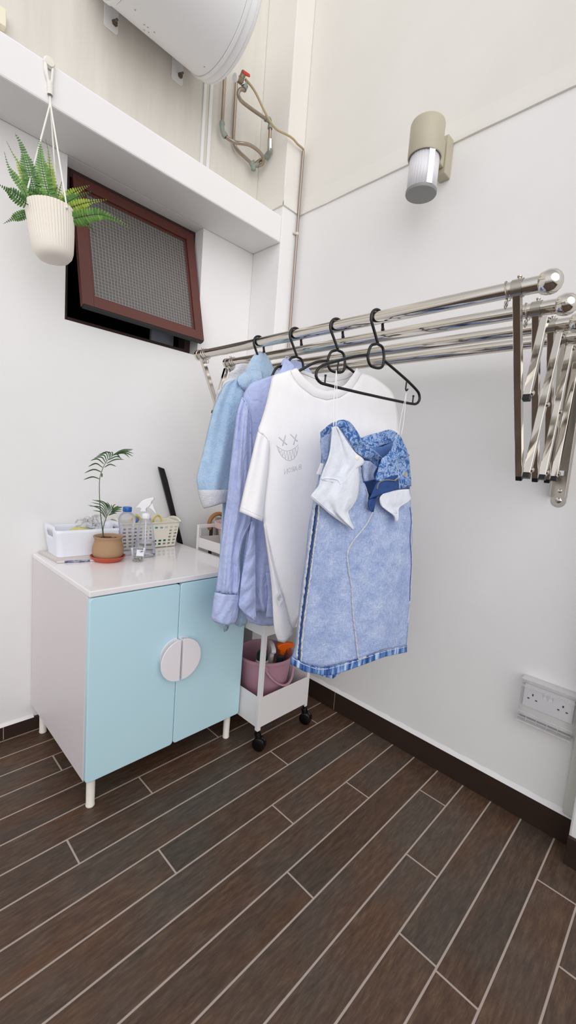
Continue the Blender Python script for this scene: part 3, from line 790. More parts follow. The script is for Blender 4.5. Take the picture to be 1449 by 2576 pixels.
# ------------------------------------------------------------------ retractable drying rack
RX = [-0.5386, -0.394, -0.252, -0.1265]; RZ = 1.537; RR = 0.0168
RY0, RY1 = -0.168, -1.424
rack = thing('drying_rack', 'wall-mounted stainless steel folding drying rack with four long rails', 'drying rack', (-0.02, -0.79, RZ))
M_CAP = mat('black_end_plug', '#0d0d0f', 0.4)
for i, x in enumerate(RX):
    mb = MB(); mb.rod((x, RY0, RZ), (x, RY1, RZ), RR, 32, False)
    rail = mb.build('rail', M_CHROME, rack, smooth=60)
    mb = MB(); mb.lathe([(.0185, 0), (.0215, .004), (.0245, .014), (.0248, .020), (.0225, .030), (.016, .038), (.008, .0418), (0, .0425)], (x, RY1 + .004, RZ), 32, (0, -1, 0), caps=(True, False))
    mb.build('ball_end', M_CHROME, rail, smooth=60)
    mb = MB(); mb.lathe([(.0172, -.004), (.0205, -.003), (.0215, .004), (.0215, .008), (.018, .013), (.008, .016), (0, .0165)], (x, RY0, RZ), 28, (0, 1, 0)); mb.build('end_cap', M_CHROME, rail, smooth=50)
    for yc in (-1.378, -0.186):
        mb = MB(); mb.lathe([(RR + .0002, -.011), (RR + .0022, -.011), (RR + .0022, .011), (RR + .0002, .011)], (x, yc, RZ), 28, (0, 1, 0))
        mb.lathe([(.003, 0), (.003, .006), (.005, .0062), (.005, .009), (0, .010)], (x, yc, RZ + RR), 10, (0, 0, 1))
        mb.build('clamp', M_STEEL, rail, smooth=40)
    for k, yc in enumerate((-1.357, -0.206, -0.219)):
        if i == 3 and k: continue
        if k == 0 and i > 1: continue
        mb = MB()
        mb.tube([V((x + (RR + .003) * math.cos(a), yc + .004 * math.sin(a), RZ - .001 + (RR + .003) * math.sin(a))) for a in [PI * 1.62 + i_ * PI * 1.76 / 30 for i_ in range(31)]], .0013, 8)
        for s in (1, -1):
            q = V((x + s * .006, yc, RZ - RR - .003))
            mb.tube([q + V((s * .004 * 0 + (.007) * math.cos(a) * s, s * .003, -.008 + .008 * math.sin(a))) for a in [PI / 2 + j * 2 * PI / 18 for j in range(19)]], .0012, 8)
        mb.build('hook_ring', M_STEEL, rail, smooth=180)
def bar(a, b, y0, y1, w, name, m=M_CHROME, par=None, plug=True):
    a, b = V(a), V(b); d = (b - a).normalized(); n = V((-d.z, 0, d.x))
    mb = MB()
    def seg(p, q, ww, e=0):
        vs = []
        for c in (p, q):
            for (s, y) in ((-1, y0 + e), (1, y0 + e), (1, y1 - e), (-1, y1 - e)): vs.append(mb.bm.verts.new(V((c.x, y, c.z)) + n * s * ww / 2))
        for f in ((0, 1, 2, 3), (7, 6, 5, 4), (0, 4, 5, 1), (1, 5, 6, 2), (2, 6, 7, 3), (3, 7, 4, 0)): mb.face([vs[i] for i in f])
    seg(a, b, w)
    o = mb.build(name, m, par or rack, smooth=0, bevel=.0012)
    if plug:
        mb = MB(); seg(b + d * .0002, b + d * .012, w * .96, .0005); mb.build('end_plug', M_CAP, o, smooth=0, bevel=.001, label='black end plug')
    return o
BX = [-0.352, -0.206, -0.078]; BZ = 1.14; TZ5 = 1.515
def bracket(yp, s):
    """yp: centre of the upright bars, s: side on which the diagonals lie"""
    yd = yp + s * .021
    P = lambda a, b: bar(a, b, yp - .008, yp + .008, .017, 'upright_arm')
    D = lambda a, b: bar(a, b, yd - .0085, yd + .0085, .016, 'diagonal_arm')
    for i in range(3): P((RX[i], yp, RZ - RR + .004), (BX[i], yp, BZ))
    P((RX[3], yp, RZ - RR + .004), (-.032, yp, BZ + .01))
    mid = V((RX[0], 0, RZ - RR)).lerp(V((BX[0], 0, BZ)), .5)
    tops = [(RX[1] - .004, yd, 1.512), (RX[2] - .004, yd, 1.512), (RX[3] - .004, yd, 1.512), (-.030, yd, 1.49)]
    D(tops[0], (mid.x - .004, yd, mid.z - .006)); D(tops[1], (BX[0] - .014, yd, BZ + .006)); D(tops[2], (BX[1] - .014, yd, BZ + .006)); D(tops[3], (BX[2] - .014, yd, BZ + .006))
    def riv(x, z):
        mb = MB(); mb.lathe([(.0062, 0), (.0062, .003), (.0035, .0055), (0, .006)], (x, yd + s * .0085, z), 12, (0, s, 0)); mb.build('rivet', M_STEEL, rack, smooth=40)
    for i in range(3): riv(BX[i] - .010, BZ + .016)
    riv(mid.x, mid.z)
    for i in range(2): riv((RX[i + 1] + BX[i + 1]) / 2 - .006, 1.325)
    for t in tops[:3]: riv(t[0], t[2] - .006)
    # channel on the wall
    yw = yp + s * .022
    mb = MB(); w = .021
    for y in (yw - w, yw + w - .002): mb.box(-.030, -.0008, y, y + .002, 1.085, 1.56)
    out = [V((-.0008, yw + w * math.cos(a), 1.075 + w * math.sin(a))) for a in [PI + PI * i / 16 for i in range(17)]] + [V((-.0008, yw + w, 1.56)), V((-.0008, yw - w, 1.56))]
    mb.prism(out, (-.0022, 0, 0))
    ch = mb.build('wall_channel', M_STEEL, rack, smooth=0, bevel=.0006)
    mb = MB(); mb.lathe([(.009, 0), (.009, .002), (.006, .0035), (0, .0045)], (-.003, yw, 1.075), 16, (-1, 0, 0)); mb.lathe([(.006, 0), (.006, .002), (.003, .003), (0, .003)], (-.003, yw, 1.105), 16, (-1, 0, 0))
    mb.build('wall_screw', M_CHROME, ch, smooth=40)
    mb = MB(); mb.box(-.022, -.004, yw - .007, yw + .007, 1.152, 1.168); mb.build('slider', M_WHITEP, ch, smooth=0, bevel=.001, label='white nylon slider')
bracket(-1.378, -1); bracket(-0.186, 1)

# ------------------------------------------------------------------ clothes hangers
M_HANG = mat('black_hanger_plastic', '#0b0b0c', 0.28)
HY_ = [-0.535, -0.714, -0.882, -1.022]; HYAW = [-6, -15, -21, -14]
def make_hanger(i, label, ws=1.0, drop=0.0):
    pl = Plane((RX[0], HY_[i], RZ), HYAW[i])
    P = lambda s, z, d=0: V(pl.o) + pl.t * s + V((0, 0, z)) + pl.n * d
    h = thing('clothes_hanger', label, 'hanger', (RX[0], HY_[i], RZ), 'black hangers on the front rail')
    r = .0040
    mb = MB(); R = RR + r + .0006
    pts = [P(R + .004, -.028), P(R, -.008)] + [P(R * math.cos(a), R * math.sin(a)) for a in [PI * k / 10 for k in range(0, 11)]] + [P(-R + .002, -.012), P(-.006, -.035), P(.011, -.064)]
    C = catmull(pts, 44); mb.tube(C, [r * (1.25 if k < 2 else 1) for k in range(44)], 10)
    mb.build('hook', M_HANG, h, smooth=180)
    mb = MB()
    loop = catmull([P(*q) for q in ((.009, -.066), (.030, -.072), (.039, -.096), (.038, -.119), (.027, -.128), (.008, -.130), (-.008, -.127), (-.017, -.115), (-.020, -.100), (-.012, -.076), (.009, -.066))], 44)[:-1]
    mb.tube(loop, r, 10, close=True)
    frs = [q for q in ((-.019, -.101), (-.06, -.113), (-.115, -.134), (-.166, -.156), (-.184, -.172), (-.185, -.188), (-.172, -.199), (-.150, -.202), (-.05, -.205), (.008, -.206), (.07, -.207), (.166, -.207), (.190, -.203), (.200, -.190), (.195, -.174), (.180, -.163), (.14, -.144), (.09, -.124), (.038, -.104))]
    fr = [P(*((s_ if abs(s_) < .06 else math.copysign(.06 + (abs(s_) - .06) * ws, s_)), z_ - drop * min(1, max(0, (abs(s_) - .08) / .06)) * (1 if z_ > -.19 else .35))) for s_, z_ in frs]
    mb.tube(catmull(fr, 90), r, 10)
    mb.build('frame', M_HANG, h, smooth=180)
    for s, z0, z1, top in ((-.156, -.203, -.180, 0), (.172, -.206, -.184, 0)):
        s *= ws; mb = MB(); mb.tube([P(s, z0), P(s, z1)], .0023, 8); mb.sphere(P(s, z1), .0034, 10, 6); mb.build('peg', M_HANG, h, smooth=60)
    for s, z0 in ((-.118, -.137), (.138, -.145)):
        if ws < 1: break
        mb = MB(); mb.tube(catmull([P(s, z0), P(s - .001, z0 - .022), P(s + .003, z0 - .028), P(s + .008, z0 - .022)], 10), .0023, 8); mb.build('strap_hook', M_HANG, h, smooth=60)
    return h, pl
h1, PL1 = make_hanger(0, 'black plastic hanger deepest on the front rail, inside the blue fleece robe', .45, .02)
h2, PL2 = make_hanger(1, 'black plastic hanger holding the lavender-blue shirt', .38, .04)
h3, PL3 = make_hanger(2, 'black plastic hanger inside the white t-shirt', .9, .018)
h4, PL4 = make_hanger(3, 'black plastic hanger nearest the ball ends, bare but for the denim skirt')
# ------------------------------------------------------------------ cloth materials
def fleece(name, a, b):
    t = NT(name); vec = t.coord()
    n1 = t.noise(vec, 34, 6, 0.7)
    c = t.ramp(n1, [(0.3, a), (0.7, b)]); t.l(c, t.b.inputs['Base Color'])
    t.b.inputs['Roughness'].default_value = 0.95; t.b.inputs['Sheen Weight'].default_value = 0.6; t.b.inputs['Sheen Roughness'].default_value = 0.5
    ad = t.n('ShaderNodeMath', operation='ADD'); t.l(n1, ad.inputs[0]); t.l(t.noise(vec, 170, 4, 0.7), ad.inputs[1])
    t.bump(ad.outputs[0], .9, 0.007)
    return t.m
def woven(name, a, b, wr=0.5, wscale=(7, 7, 3), th=500, ds=.35, rough=0.85):
    t = NT(name); vec = t.coord(wscale)
    n1 = t.noise(vec, 4, 6, 0.62)
    c = t.ramp(n1, [(0.3, a), (0.7, b)]); t.l(c, t.b.inputs['Base Color'])
    t.b.inputs['Roughness'].default_value = rough; t.b.inputs['Sheen Weight'].default_value = 0.15
    w = t.n('ShaderNodeTexNoise'); w.inputs['Scale'].default_value = 5.5; w.inputs['Detail'].default_value = 5; w.inputs['Distortion'].default_value = ds; t.l(vec, w.inputs['Vector'])
    t.bump(w.outputs['Fac'], wr, 0.012)
    return t.m
def denim_back():
    t = NT('denim_inside'); vec = t.coord()
    h = t.noise(t.coord((120, 120, 520)), 1, 3, .6); v = t.noise(t.coord((520, 520, 90)), 1, 3, .6); big = t.noise(vec, 20, 7, .72)
    a = t.n('ShaderNodeMath', operation='ADD'); t.l(h, a.inputs[0]); t.l(v, a.inputs[1])
    b = t.n('ShaderNodeMath', operation='MULTIPLY_ADD'); t.l(a.outputs[0], b.inputs[0]); b.inputs[1].default_value = .30; 
    m = t.n('ShaderNodeMath', operation='MULTIPLY'); t.l(big, m.inputs[0]); m.inputs[1].default_value = .42; t.l(m.outputs[0], b.inputs[2])
    c = t.ramp(b.outputs[0], [(0.36, '#7f95c2'), (0.50, '#9fb1d8'), (0.66, '#ccd6eb')]); t.l(c, t.b.inputs['Base Color'])
    t.b.inputs['Roughness'].default_value = 0.9
    w = t.n('ShaderNodeTexNoise'); w.inputs['Scale'].default_value = 42; w.inputs['Detail'].default_value = 6; w.inputs['Distortion'].default_value = .8; t.l(vec, w.inputs['Vector'])
    t.bump(w.outputs['Fac'], 0.6, 0.008)
    return t.m
def acid():
    t = NT('acid_wash_denim'); vec = t.coord()
    n = t.n('ShaderNodeTexNoise'); n.inputs['Scale'].default_value = 58; n.inputs['Detail'].default_value = 7; n.inputs['Roughness'].default_value = .66; n.inputs['Distortion'].default_value = .8; t.l(vec, n.inputs['Vector'])
    s = t.n('ShaderNodeMath', operation='SUBTRACT'); s.inputs[1].default_value = .5; t.l(n.outputs['Fac'], s.inputs[0])
    ab = t.n('ShaderNodeMath', operation='ABSOLUTE'); t.l(s.outputs[0], ab.inputs[0])
    c = t.ramp(ab.outputs[0], [(0.0, '#bfd0ea'), (0.022, '#86a5d4'), (0.06, '#4571b0'), (0.16, '#284e8e')]); t.l(c, t.b.inputs['Base Color'])
    t.b.inputs['Roughness'].default_value = 0.85; t.bump(t.noise(vec, 160, 4, .7), .4, .003)
    return t.m
M_FLEECE = fleece('blue_fleece', '#a8d0f7', '#cbe6ff'); M_FLWHITE = fleece('white_fleece', '#e6e7ef', '#f7f7fb')
M_SHIRT = woven('lavender_blue_cotton', '#b2bfea', '#c2cef4', .65, (7, 7, 6), ds=.6)
M_TEE = woven('white_cotton_jersey', '#f5f4f5', '#fbfafb', 0.16, (5, 5, 2))
M_DENIM = denim_back(); M_ACID = acid(); M_NAVY = mat('navy_denim', '#274a86', 0.85, vary=.5, vscale=60, bump=.4, bscale=200)
M_DENIMIN = mat('dark_denim_lining', '#5b7db8', 0.9, vary=.35, vscale=40, bump=.4, bscale=120)  # darker blue mottled denim on the inner side of the skirt
M_FRAY = mat('frayed_white_edge', '#cfd3de', 0.95, vary=.35, vscale=110, bump=.9, bscale=260, bdist=.004)
M_POCKET = woven('white_pocket_cotton', '#dde3ee', '#e8edf5', 0.35, (9, 9, 6))
M_STITCH = mat('tan_thread', '#8a6d5c', 0.8)
M_PALETH = mat('pale_thread', '#c9d2ea', 0.8)
def folds(spec):
    def f(a, b): return sum(A * math.sin(2 * PI * (F * a + w * b) + p) * (min(1, b * 2) if e else 1) for A, F, w, p, e in spec)
    return f
def shell(name, rows, pl, N, M, front, back, mats, parent, rows_back=None, solid=0.0016):
    gf = patch(rows, pl, N, M, front); gb = patch(rows_back or rows, pl, N, M, back)
    mb = MB(); mb.grid(gf); mb.grid(gb)
    o = mb.build(name, mats, parent, smooth=180, merge=0.0008, solid=solid)
    return o, gf, gb
def sheet(name, rows, pl, N, M, off, mats, parent, solid=0.0016, label=None):
    g = patch(rows, pl, N, M, off); mb = MB(); mb.grid(g)
    return mb.build(name, mats, parent, smooth=180, solid=solid, label=label), g
def seam(name, bvh, pl, pts, r, m, parent, lift=.001, n=40, flat=.6, label=None, jit=0):
    P = catmull([V((u, v, 0)) for u, v in pts], n)
    Q = [onto(bvh, pl, p.x + random.uniform(-jit, jit), p.y, lift) for p in P]
    mb = MB(); mb.tube(Q, [r * (1 + (random.uniform(-.25, .3) if jit else 0)) for _ in Q], 6, flat=flat, up=pl.n)
    return mb.build(name, m, parent, smooth=180, label=label)
def stitches(name, bvh, pl, pts, m, parent, step=.005, r=.0006, lift=.0012, label=None):
    P = catmull([V((u, v, 0)) for u, v in pts], 120); Q = [onto(bvh, pl, p.x, p.y, lift) for p in P]
    L = sum((b - a).length for a, b in zip(Q, Q[1:])); k = max(3, int(L / step)); Q = polyres(Q, 2 * k)
    mb = MB()
    for i in range(0, 2 * k - 1, 2): mb.tube([Q[i], Q[i + 1]], r, 5)
    return mb.build(name, m, parent, smooth=180, label=label)

# ------------------------------------------------------------------ blue fleece robe on the first hanger
P1 = Plane((RX[0], -0.548, RZ), 0)
robe = thing('bathrobe', 'fluffy light blue fleece robe with a white cuff, deepest garment on the rail', 'robe', P1.o)
ff = folds([(.008, 2.2, .2, .5, 1), (.004, 4.3, -.3, 2, 1)])
o, rbF, rbB = shell('body', [[(588, 958), (610, 950), (660, 945), (705, 948)], [(578, 985), (715, 985)], [(572, 1050), (725, 1050)], [(565, 1150), (700, 1150)], [(560, 1266), (660, 1262)], [(553, 1400), (640, 1390)], [(555, 1500), (626, 1490)], [(560, 1560), (622, 1560)], [(564, 1590), (572, 1586), (580, 1566), (604, 1578), (620, 1568)]],
    P1, 30, 44, lambda a, b: .030 * arch(a) ** .6 * (1 - .4 * b) + ff(a, b) * .8, lambda a, b: -.004 * arch(a), M_FLEECE, robe)
fs = folds([(.006, 1.6, .4, 1.0, 0), (.003, 3.4, -.6, .3, 0)])
sleeve, slF, slB = shell('sleeve', [[(583, 957), (606, 950), (628, 958)], [(566, 966), (632, 980)], [(552, 992), (632, 1010)], [(539, 1021), (626, 1040)], [(525, 1075), (618, 1090)], [(512, 1131), (606, 1150)], [(500, 1180), (596, 1200)], [(495, 1207), (590, 1222)], [(500, 1240), (580, 1240)]],
    P1, 26, 40, lambda a, b: .020 + .040 * arch(a) ** .55 * (.75 + .25 * b) + fs(a, b), lambda a, b: .020 - .010 * arch(a), M_FLEECE, robe)
def ring_shell(name, rows, pl, N, M, f, bk, m, par): return shell(name, rows, pl, N, M, f, bk, m, par)[0]
ring_shell('cuff', [[(497, 1233), (582, 1232)], [(499, 1240), (583, 1240)], [(503, 1255), (580, 1250)], [(508, 1270), (577, 1260)], [(513, 1279), (530, 1275), (574, 1262)]], P1, 26, 14, lambda a, b: .026 + .050 * arch(a) ** .5 * (1 - .12 * (2 * b - 1) ** 4), lambda a, b: .018 - .010 * arch(a), M_FLWHITE, robe)
sheet('collar', [[(646, 892), (654, 887), (664, 891)], [(637, 900), (655, 896), (674, 905)], [(626, 915), (655, 915), (684, 925)], [(618, 930), (655, 938), (694, 942)], [(612, 945), (655, 956), (700, 956)]], P1, 18, 18, lambda a, b: .003 - .034 * (1 - b) ** 1.5 + .012 * math.sin(PI * a), M_FLEECE, robe, solid=.012)
sheet('collar', [[(600, 952), (618, 936), (640, 931), (656, 936)], [(598, 962), (625, 948), (658, 950)], [(606, 975), (632, 962), (660, 968)], [(622, 985), (660, 990)]], P1, 16, 14, lambda a, b: .040 + .018 * math.sin(PI * b) + .004 * math.sin(9 * a), M_FLEECE, robe, solid=.012)
def blob(name, pts, pl, off, r, m, par):
    mb = MB()
    for (u, v, k) in pts: mb.sphere(pl(u, v, off), r * k, 16, 10, (1.1, .55, 1))
    return mb.build(name, m, par, smooth=180)
shell('hood_lining', [[(592, 917), (612, 914), (636, 916)], [(589, 929), (640, 928)], [(577, 938), (640, 945)], [(574, 953), (630, 960)], [(562, 960), (620, 968)], [(557, 976), (610, 985)], [(547, 984), (600, 1000)], [(544, 1000), (590, 1010)], [(541, 1014), (580, 1022)]], P1, 18, 30, lambda a, b: -.006 + .014 * arch(a) ** .6 + .004 * math.sin(11 * b + 5 * a), lambda a, b: -.02 - .012 * arch(a), M_FLWHITE, robe)

# ------------------------------------------------------------------ lavender-blue shirt on the second hanger
P2 = Plane((RX[0], HY_[1], RZ), -13)
shirt = thing('dress_shirt', 'rumpled lavender-blue long-sleeved shirt, second garment from the window', 'shirt', P2.o)
sf = folds([(.007, 2.6, .35, 0, 1), (.004, 5.2, -.5, 1.2, 1), (.002, 9, 1.5, .4, 1)])
body, sbF, sbB = shell('body', [[(648, 958), (668, 951), (692, 942), (705, 930)], [(630, 966), (740, 950)], [(612, 996), (770, 985)], [(618, 1040), (775, 1030)], [(626, 1100), (775, 1095)], [(628, 1200), (772, 1190)], [(628, 1290), (770, 1280)], [(618, 1370), (765, 1360)], [(610, 1440), (760, 1430)], [(610, 1500), (750, 1480)], [(630, 1540), (670, 1538), (740, 1530)]],
    P2, 34, 48, lambda a, b: .034 * arch(a) ** .6 * (1 - .45 * b) + sf(a, b), lambda a, b: -.028 * arch(a) ** .6, M_SHIRT, shirt)
bvS = bvh_of([sbF])
sheet('back_tail', [[(620, 1430), (745, 1420)], [(612, 1500), (742, 1490)], [(616, 1545), (740, 1535)], [(626, 1565), (655, 1574), (690, 1574), (730, 1560)]], P2, 26, 16, lambda a, b: -.020 + .004 * math.sin(12 * a), M_SHIRT, shirt)
ss = folds([(.006, 1.7, .3, 2.2, 0), (.004, 3.5, -.8, .2, 0), (.002, 6, 2.5, 1, 0)])
slv, ssF, ssB = shell('sleeve', [[(608, 1000), (616, 1004), (630, 1040)], [(602, 1018), (632, 1060)], [(595, 1046), (633, 1085)], [(583, 1145), (634, 1170)], [(577, 1200), (634, 1230)], [(571, 1258), (634, 1285)], [(565, 1300), (628, 1325)], [(560, 1345), (612, 1360)], [(554, 1395), (604, 1410)], [(549, 1440), (606, 1450)], [(543, 1488), (604, 1498)]],
    P2, 24, 48, lambda a, b: .012 + .036 * arch(a) ** .55 + ss(a, b), lambda a, b: .010 - .012 * arch(a), M_SHIRT, shirt)
cuffo, scF, scB = shell('cuff', [[(540, 1490), (570, 1496), (604, 1496)], [(537, 1510), (604, 1515)], [(533, 1540), (600, 1545)], [(532, 1555), (597, 1558)], [(541, 1565), (565, 1572), (592, 1568)]], P2, 22, 14, lambda a, b: .018 + .040 * arch(a) ** .5 + .002 * math.sin(17 * a + 9 * b), lambda a, b: .014 - .010 * arch(a), M_SHIRT, shirt)
bvC = bvh_of([scF]); bvSl = bvh_of([ssF])
stitches('stitching', bvC, P2, [(540, 1503), (570, 1508), (603, 1508)], M_PALETH, cuffo, .004, .0009)
stitches('stitching', bvC, P2, [(535, 1551), (560, 1563), (594, 1561)], M_PALETH, cuffo, .004, .0009)
seam('shoulder_seam', bvh_of([sbF, ssF]), P2, [(606, 999), (616, 1009), (623, 1027), (628, 1060), (630, 1090)], .0018, M_SHIRT, shirt, .002, 20)
seam('sleeve_seam', bvSl, P2, [(631, 1310), (612, 1345), (601, 1380), (598, 1420), (602, 1450), (596, 1490)], .0016, M_PALETH, slv, .0015, 40, jit=.4)
pf = folds([(.003, 1, 3.5, .3, 0), (.003, .6, 6, 1.5, 0), (.0015, 2, 10, 0, 0)])
plk, pkF = sheet('front_flap', [[(632, 1312), (641, 1312)], [(626, 1345), (642, 1345)], [(617, 1400), (643, 1400)], [(608, 1450), (643, 1452)], [(602, 1505), (644, 1510)], [(601, 1525), (644, 1535)], [(612, 1541), (645, 1552)], [(630, 1554), (645, 1565)]], P2, 18, 40, lambda a, b: .044 + .010 * arch(a) + pf(a, b), M_SHIRT, shirt)
sheet('front_flap', [[(668, 1440), (700, 1440)], [(674, 1490), (705, 1490)], [(670, 1540), (712, 1545)], [(669, 1553), (712, 1558)]], P2, 12, 16, lambda a, b: .036 + .003 * math.sin(8 * a), M_SHIRT, shirt)
sheet('collar', [[(712, 904), (724, 902), (748, 908), (770, 918)], [(708, 916), (742, 925), (782, 935)], [(703, 928), (742, 940), (788, 945)], [(694, 940), (742, 955), (796, 956)], [(694, 952), (800, 965)]], P2, 24, 14, lambda a, b: -.018 - .012 * math.sin(PI * a) + .022 * b, M_SHIRT, shirt, solid=.003)
sheet('collar', [[(716, 903), (724, 905), (738, 918)], [(711, 918), (726, 922), (744, 934)], [(706, 930), (726, 936), (748, 946)], [(694, 944), (735, 955)]], P2, 14, 12, lambda a, b: .012 + .016 * b, M_SHIRT, shirt, solid=.003)
mb = MB(); mb.tube(catmull([P2(716, 904, -.01), P2(720, 897, -.01), P2(727, 899, -.01), P2(730, 905, -.01)], 10), .0012, 6); mb.build('hanger_loop', M_SHIRT, shirt, smooth=180)

# ------------------------------------------------------------------ white t-shirt on the third hanger
P3 = Plane((RX[0], HY_[2], RZ), -22)
tee = thing('t_shirt', 'inside-out white t-shirt with a faint grinning face print', 't-shirt', P3.o)
tf = folds([(.006, 1.6, .15, 2.4, 1), (.003, 3.7, -.35, .3, 1)])
rowsT = [[(731, 931), (740, 955), (754, 972), (788, 998), (822, 1007), (856, 1000), (886, 979), (899, 957), (908, 938)],
         [(710, 938), (735, 965), (765, 995), (822, 1020), (880, 1000), (915, 970), (935, 947)],
         [(688, 946), (725, 985), (822, 1035), (930, 1000), (966, 967)], [(680, 972), (822, 1052), (988, 990)], [(669, 1020), (826, 1080), (998, 1025)], [(657, 1060), (830, 1108), (1003, 1062)],
         [(650, 1087), (832, 1130), (1004, 1090)], [(672, 1125), (834, 1160), (1003, 1130)], [(673, 1175), (1002, 1180)], [(664, 1250), (1000, 1255)], [(664, 1317), (995, 1320)], [(682, 1398), (985, 1385)], [(698, 1455), (800, 1450), (975, 1430)], [(709, 1492), (800, 1480), (970, 1455)], [(719, 1530), (790, 1505), (966, 1475)], [(738, 1586), (754, 1543), (850, 1518), (962, 1490)]]
rowsTB = [[(731, 931), (750, 935), (790, 950), (835, 956), (880, 947), (908, 938)], [(710, 938), (835, 985), (935, 947)]] + rowsT[2:]
tbody, tF, tB = shell('body', rowsT, P3, 46, 60, lambda a, b: .036 * arch(a) ** .55 * (.55 + .45 * b) + tf(a, b) * (.2 + .8 * b), lambda a, b: -.034 * arch(a) ** .55, M_TEE, tee, rows_back=rowsTB)
bvT = bvh_of([tF])
tsf = folds([(.004, 1.3, .2, .6, 0)])
tsl, tsF, tsB = shell('sleeve', [[(649, 1084), (662, 1092), (677, 1112)], [(640, 1120), (676, 1140)], [(631, 1160), (673, 1190)], [(618, 1215), (668, 1240)], [(609, 1255), (663, 1280)], [(602, 1287), (630, 1299), (660, 1312)]],
    P3, 22, 28, lambda a, b: .006 + .034 * arch(a) ** .5 * (.5 + .5 * b) + tsf(a, b), lambda a, b: .004 - .018 * arch(a) ** .6, M_TEE, tee)
stitches('sleeve_hem', bvh_of([tsF]), P3, [(605, 1276), (632, 1288), (659, 1300)], mat('tee_thread', '#d4d2d6', .8), tsl, .003, .0007)
seam('shoulder_seam', bvh_of([tF, tsF]), P3, [(648, 1084), (657, 1089), (668, 1098), (676, 1110)], .0022, M_TEE, tee, .002, 16)
# side panel turned forward below the left arm, with the care label
sp, spF = sheet('side_panel', [[(663, 1318), (668, 1318)], [(674, 1396), (682, 1396)], [(682, 1460), (700, 1462)], [(685, 1500), (712, 1500)], [(688, 1560), (728, 1560)], [(692, 1590), (736, 1585)], [(700, 1613), (716, 1617), (735, 1597)]], P3, 16, 40, lambda a, b: -.004 + .012 * arch(a) + .006 * a, M_TEE, tee)
bvP = bvh_of([spF, tF])
seam('side_seam', bvP, P3, [(668, 1330), (680, 1400), (696, 1455), (707, 1490), (716, 1530), (724, 1560), (733, 1590)], .0013, mat('tee_seam', '#dddce0', .85), tee, .0015, 40, jit=.3)
stitches('hem_stitching', bvP, P3, [(694, 1597), (712, 1603), (730, 1595), (737, 1583)], mat('tee_thread2', '#d4d2d6', .8), sp, .003, .0007)
lab = MB()
c = [onto(bvP, P3, u, v, .006) for u, v in ((686, 1494), (702, 1483), (709, 1506), (695, 1520))]
c = [q + P3.n * k for q, k in zip(c, (.016, .004, .004, .016))]
vs = [lab.bm.verts.new(p) for p in c]; lab.face(vs)
cl = lab.build('care_label', mat('label_satin', '#f4f4f6', .5), tee, smooth=0, solid=.0006, label='small white care label on the side seam')
mb = MB()
for i in range(5):
    f = .18 + i * .15
    a = c[0].lerp(c[1], f).lerp(c[3].lerp(c[2], f), .22); b = c[0].lerp(c[1], f).lerp(c[3].lerp(c[2], f), .55 + .2 * ((i * 7) % 3) / 3)
    mb.tube([a + P3.n * .0008, b + P3.n * .0008], .0005, 4)
mb.build('fine_print', mat('grey_ink', '#8d8d92', .7), cl)
# ribbed neckband
def neckmat():
    t = NT('ribbed_neckband'); t.b.inputs['Base Color'].default_value = rgba('#f4f3f4'); t.b.inputs['Roughness'].default_value = .85
    return t.m
M_NECK = neckmat()
sheet('neckband', [[(746, 926), (757, 941), (771, 955), (797, 976), (822, 984), (848, 980), (870, 966), (886, 945), (898, 926)], [(738, 929), (763, 962), (792, 987), (822, 995), (852, 990), (880, 972), (902, 933)], [(730, 933), (740, 955), (754, 972), (788, 998), (822, 1007), (856, 1000), (886, 979), (899, 957), (909, 939)]], P3, 40, 8, lambda a, b: .002 + .014 * arch(a) ** .5 + .003 * math.sin(PI * b), M_NECK, tee, solid=.0025)
sheet('neckband', [[(745, 926), (770, 934), (800, 947), (835, 951), (870, 943), (898, 926)], [(740, 932), (772, 944), (800, 957), (835, 962), (872, 953), (904, 933)]], P3, 30, 5, lambda a, b: -.004 - .030 * arch(a) ** .6, M_NECK, tee, solid=.0025)
# faint print showing through: crossed eyes, toothed grin, mirrored letters
M_INK = mat('faint_grey_print', '#d3d0d7', .85)
def g5(a, b): return (480 + a / 3.39, 880 + b / 3.39)
def stroke(mb, pts, r=.0022):
    P = polyres([V((u, v, 0)) for u, v in pts], max(4, len(pts) * 5)); Q = [onto(bvT, P3, p.x, p.y, .0009) for p in P]
    mb.tube(Q, .0005, 6, flat=r * .72 / .0005, up=P3.n)
def g6(a, b): return (680 + a / 3.48, 980 + b / 3.48)
mb = MB()
for a, b in (((72, 416), (144, 482)), ((132, 398), (106, 490)), ((174, 390), (236, 452)), ((228, 390), (202, 482))): stroke(mb, [g6(*a), g6(*b)], .0028)
up = [(50, 488), (75, 508), (110, 530), (145, 538), (185, 528), (220, 505), (242, 482)]
lo = [(58, 500), (75, 545), (105, 588), (140, 615), (170, 622), (205, 605), (232, 560), (242, 500)]
stroke(mb, [g6(*p) for p in up], .0016); stroke(mb, [g6(*p) for p in lo], .0016)
tz = [(72, 508), (84, 556), (98, 525), (106, 585), (122, 535), (130, 608), (146, 540), (156, 618), (170, 534), (182, 614), (194, 524), (208, 598), (216, 508), (230, 560)]
stroke(mb, [g6(*p) for p in tz], .0012)
mb.build('printed_face', M_INK, tbody, smooth=180, label='faint grey face print with crossed eyes and toothed grin')
mb = MB()
# mirrored B A R O N reads right to left
def letter(lx, ly, w, h, strokes):
    for s in strokes: stroke(mb, [g6(lx + p[0] * w, ly + (1 - p[1]) * h + p[0] * 6) for p in s], .0012)
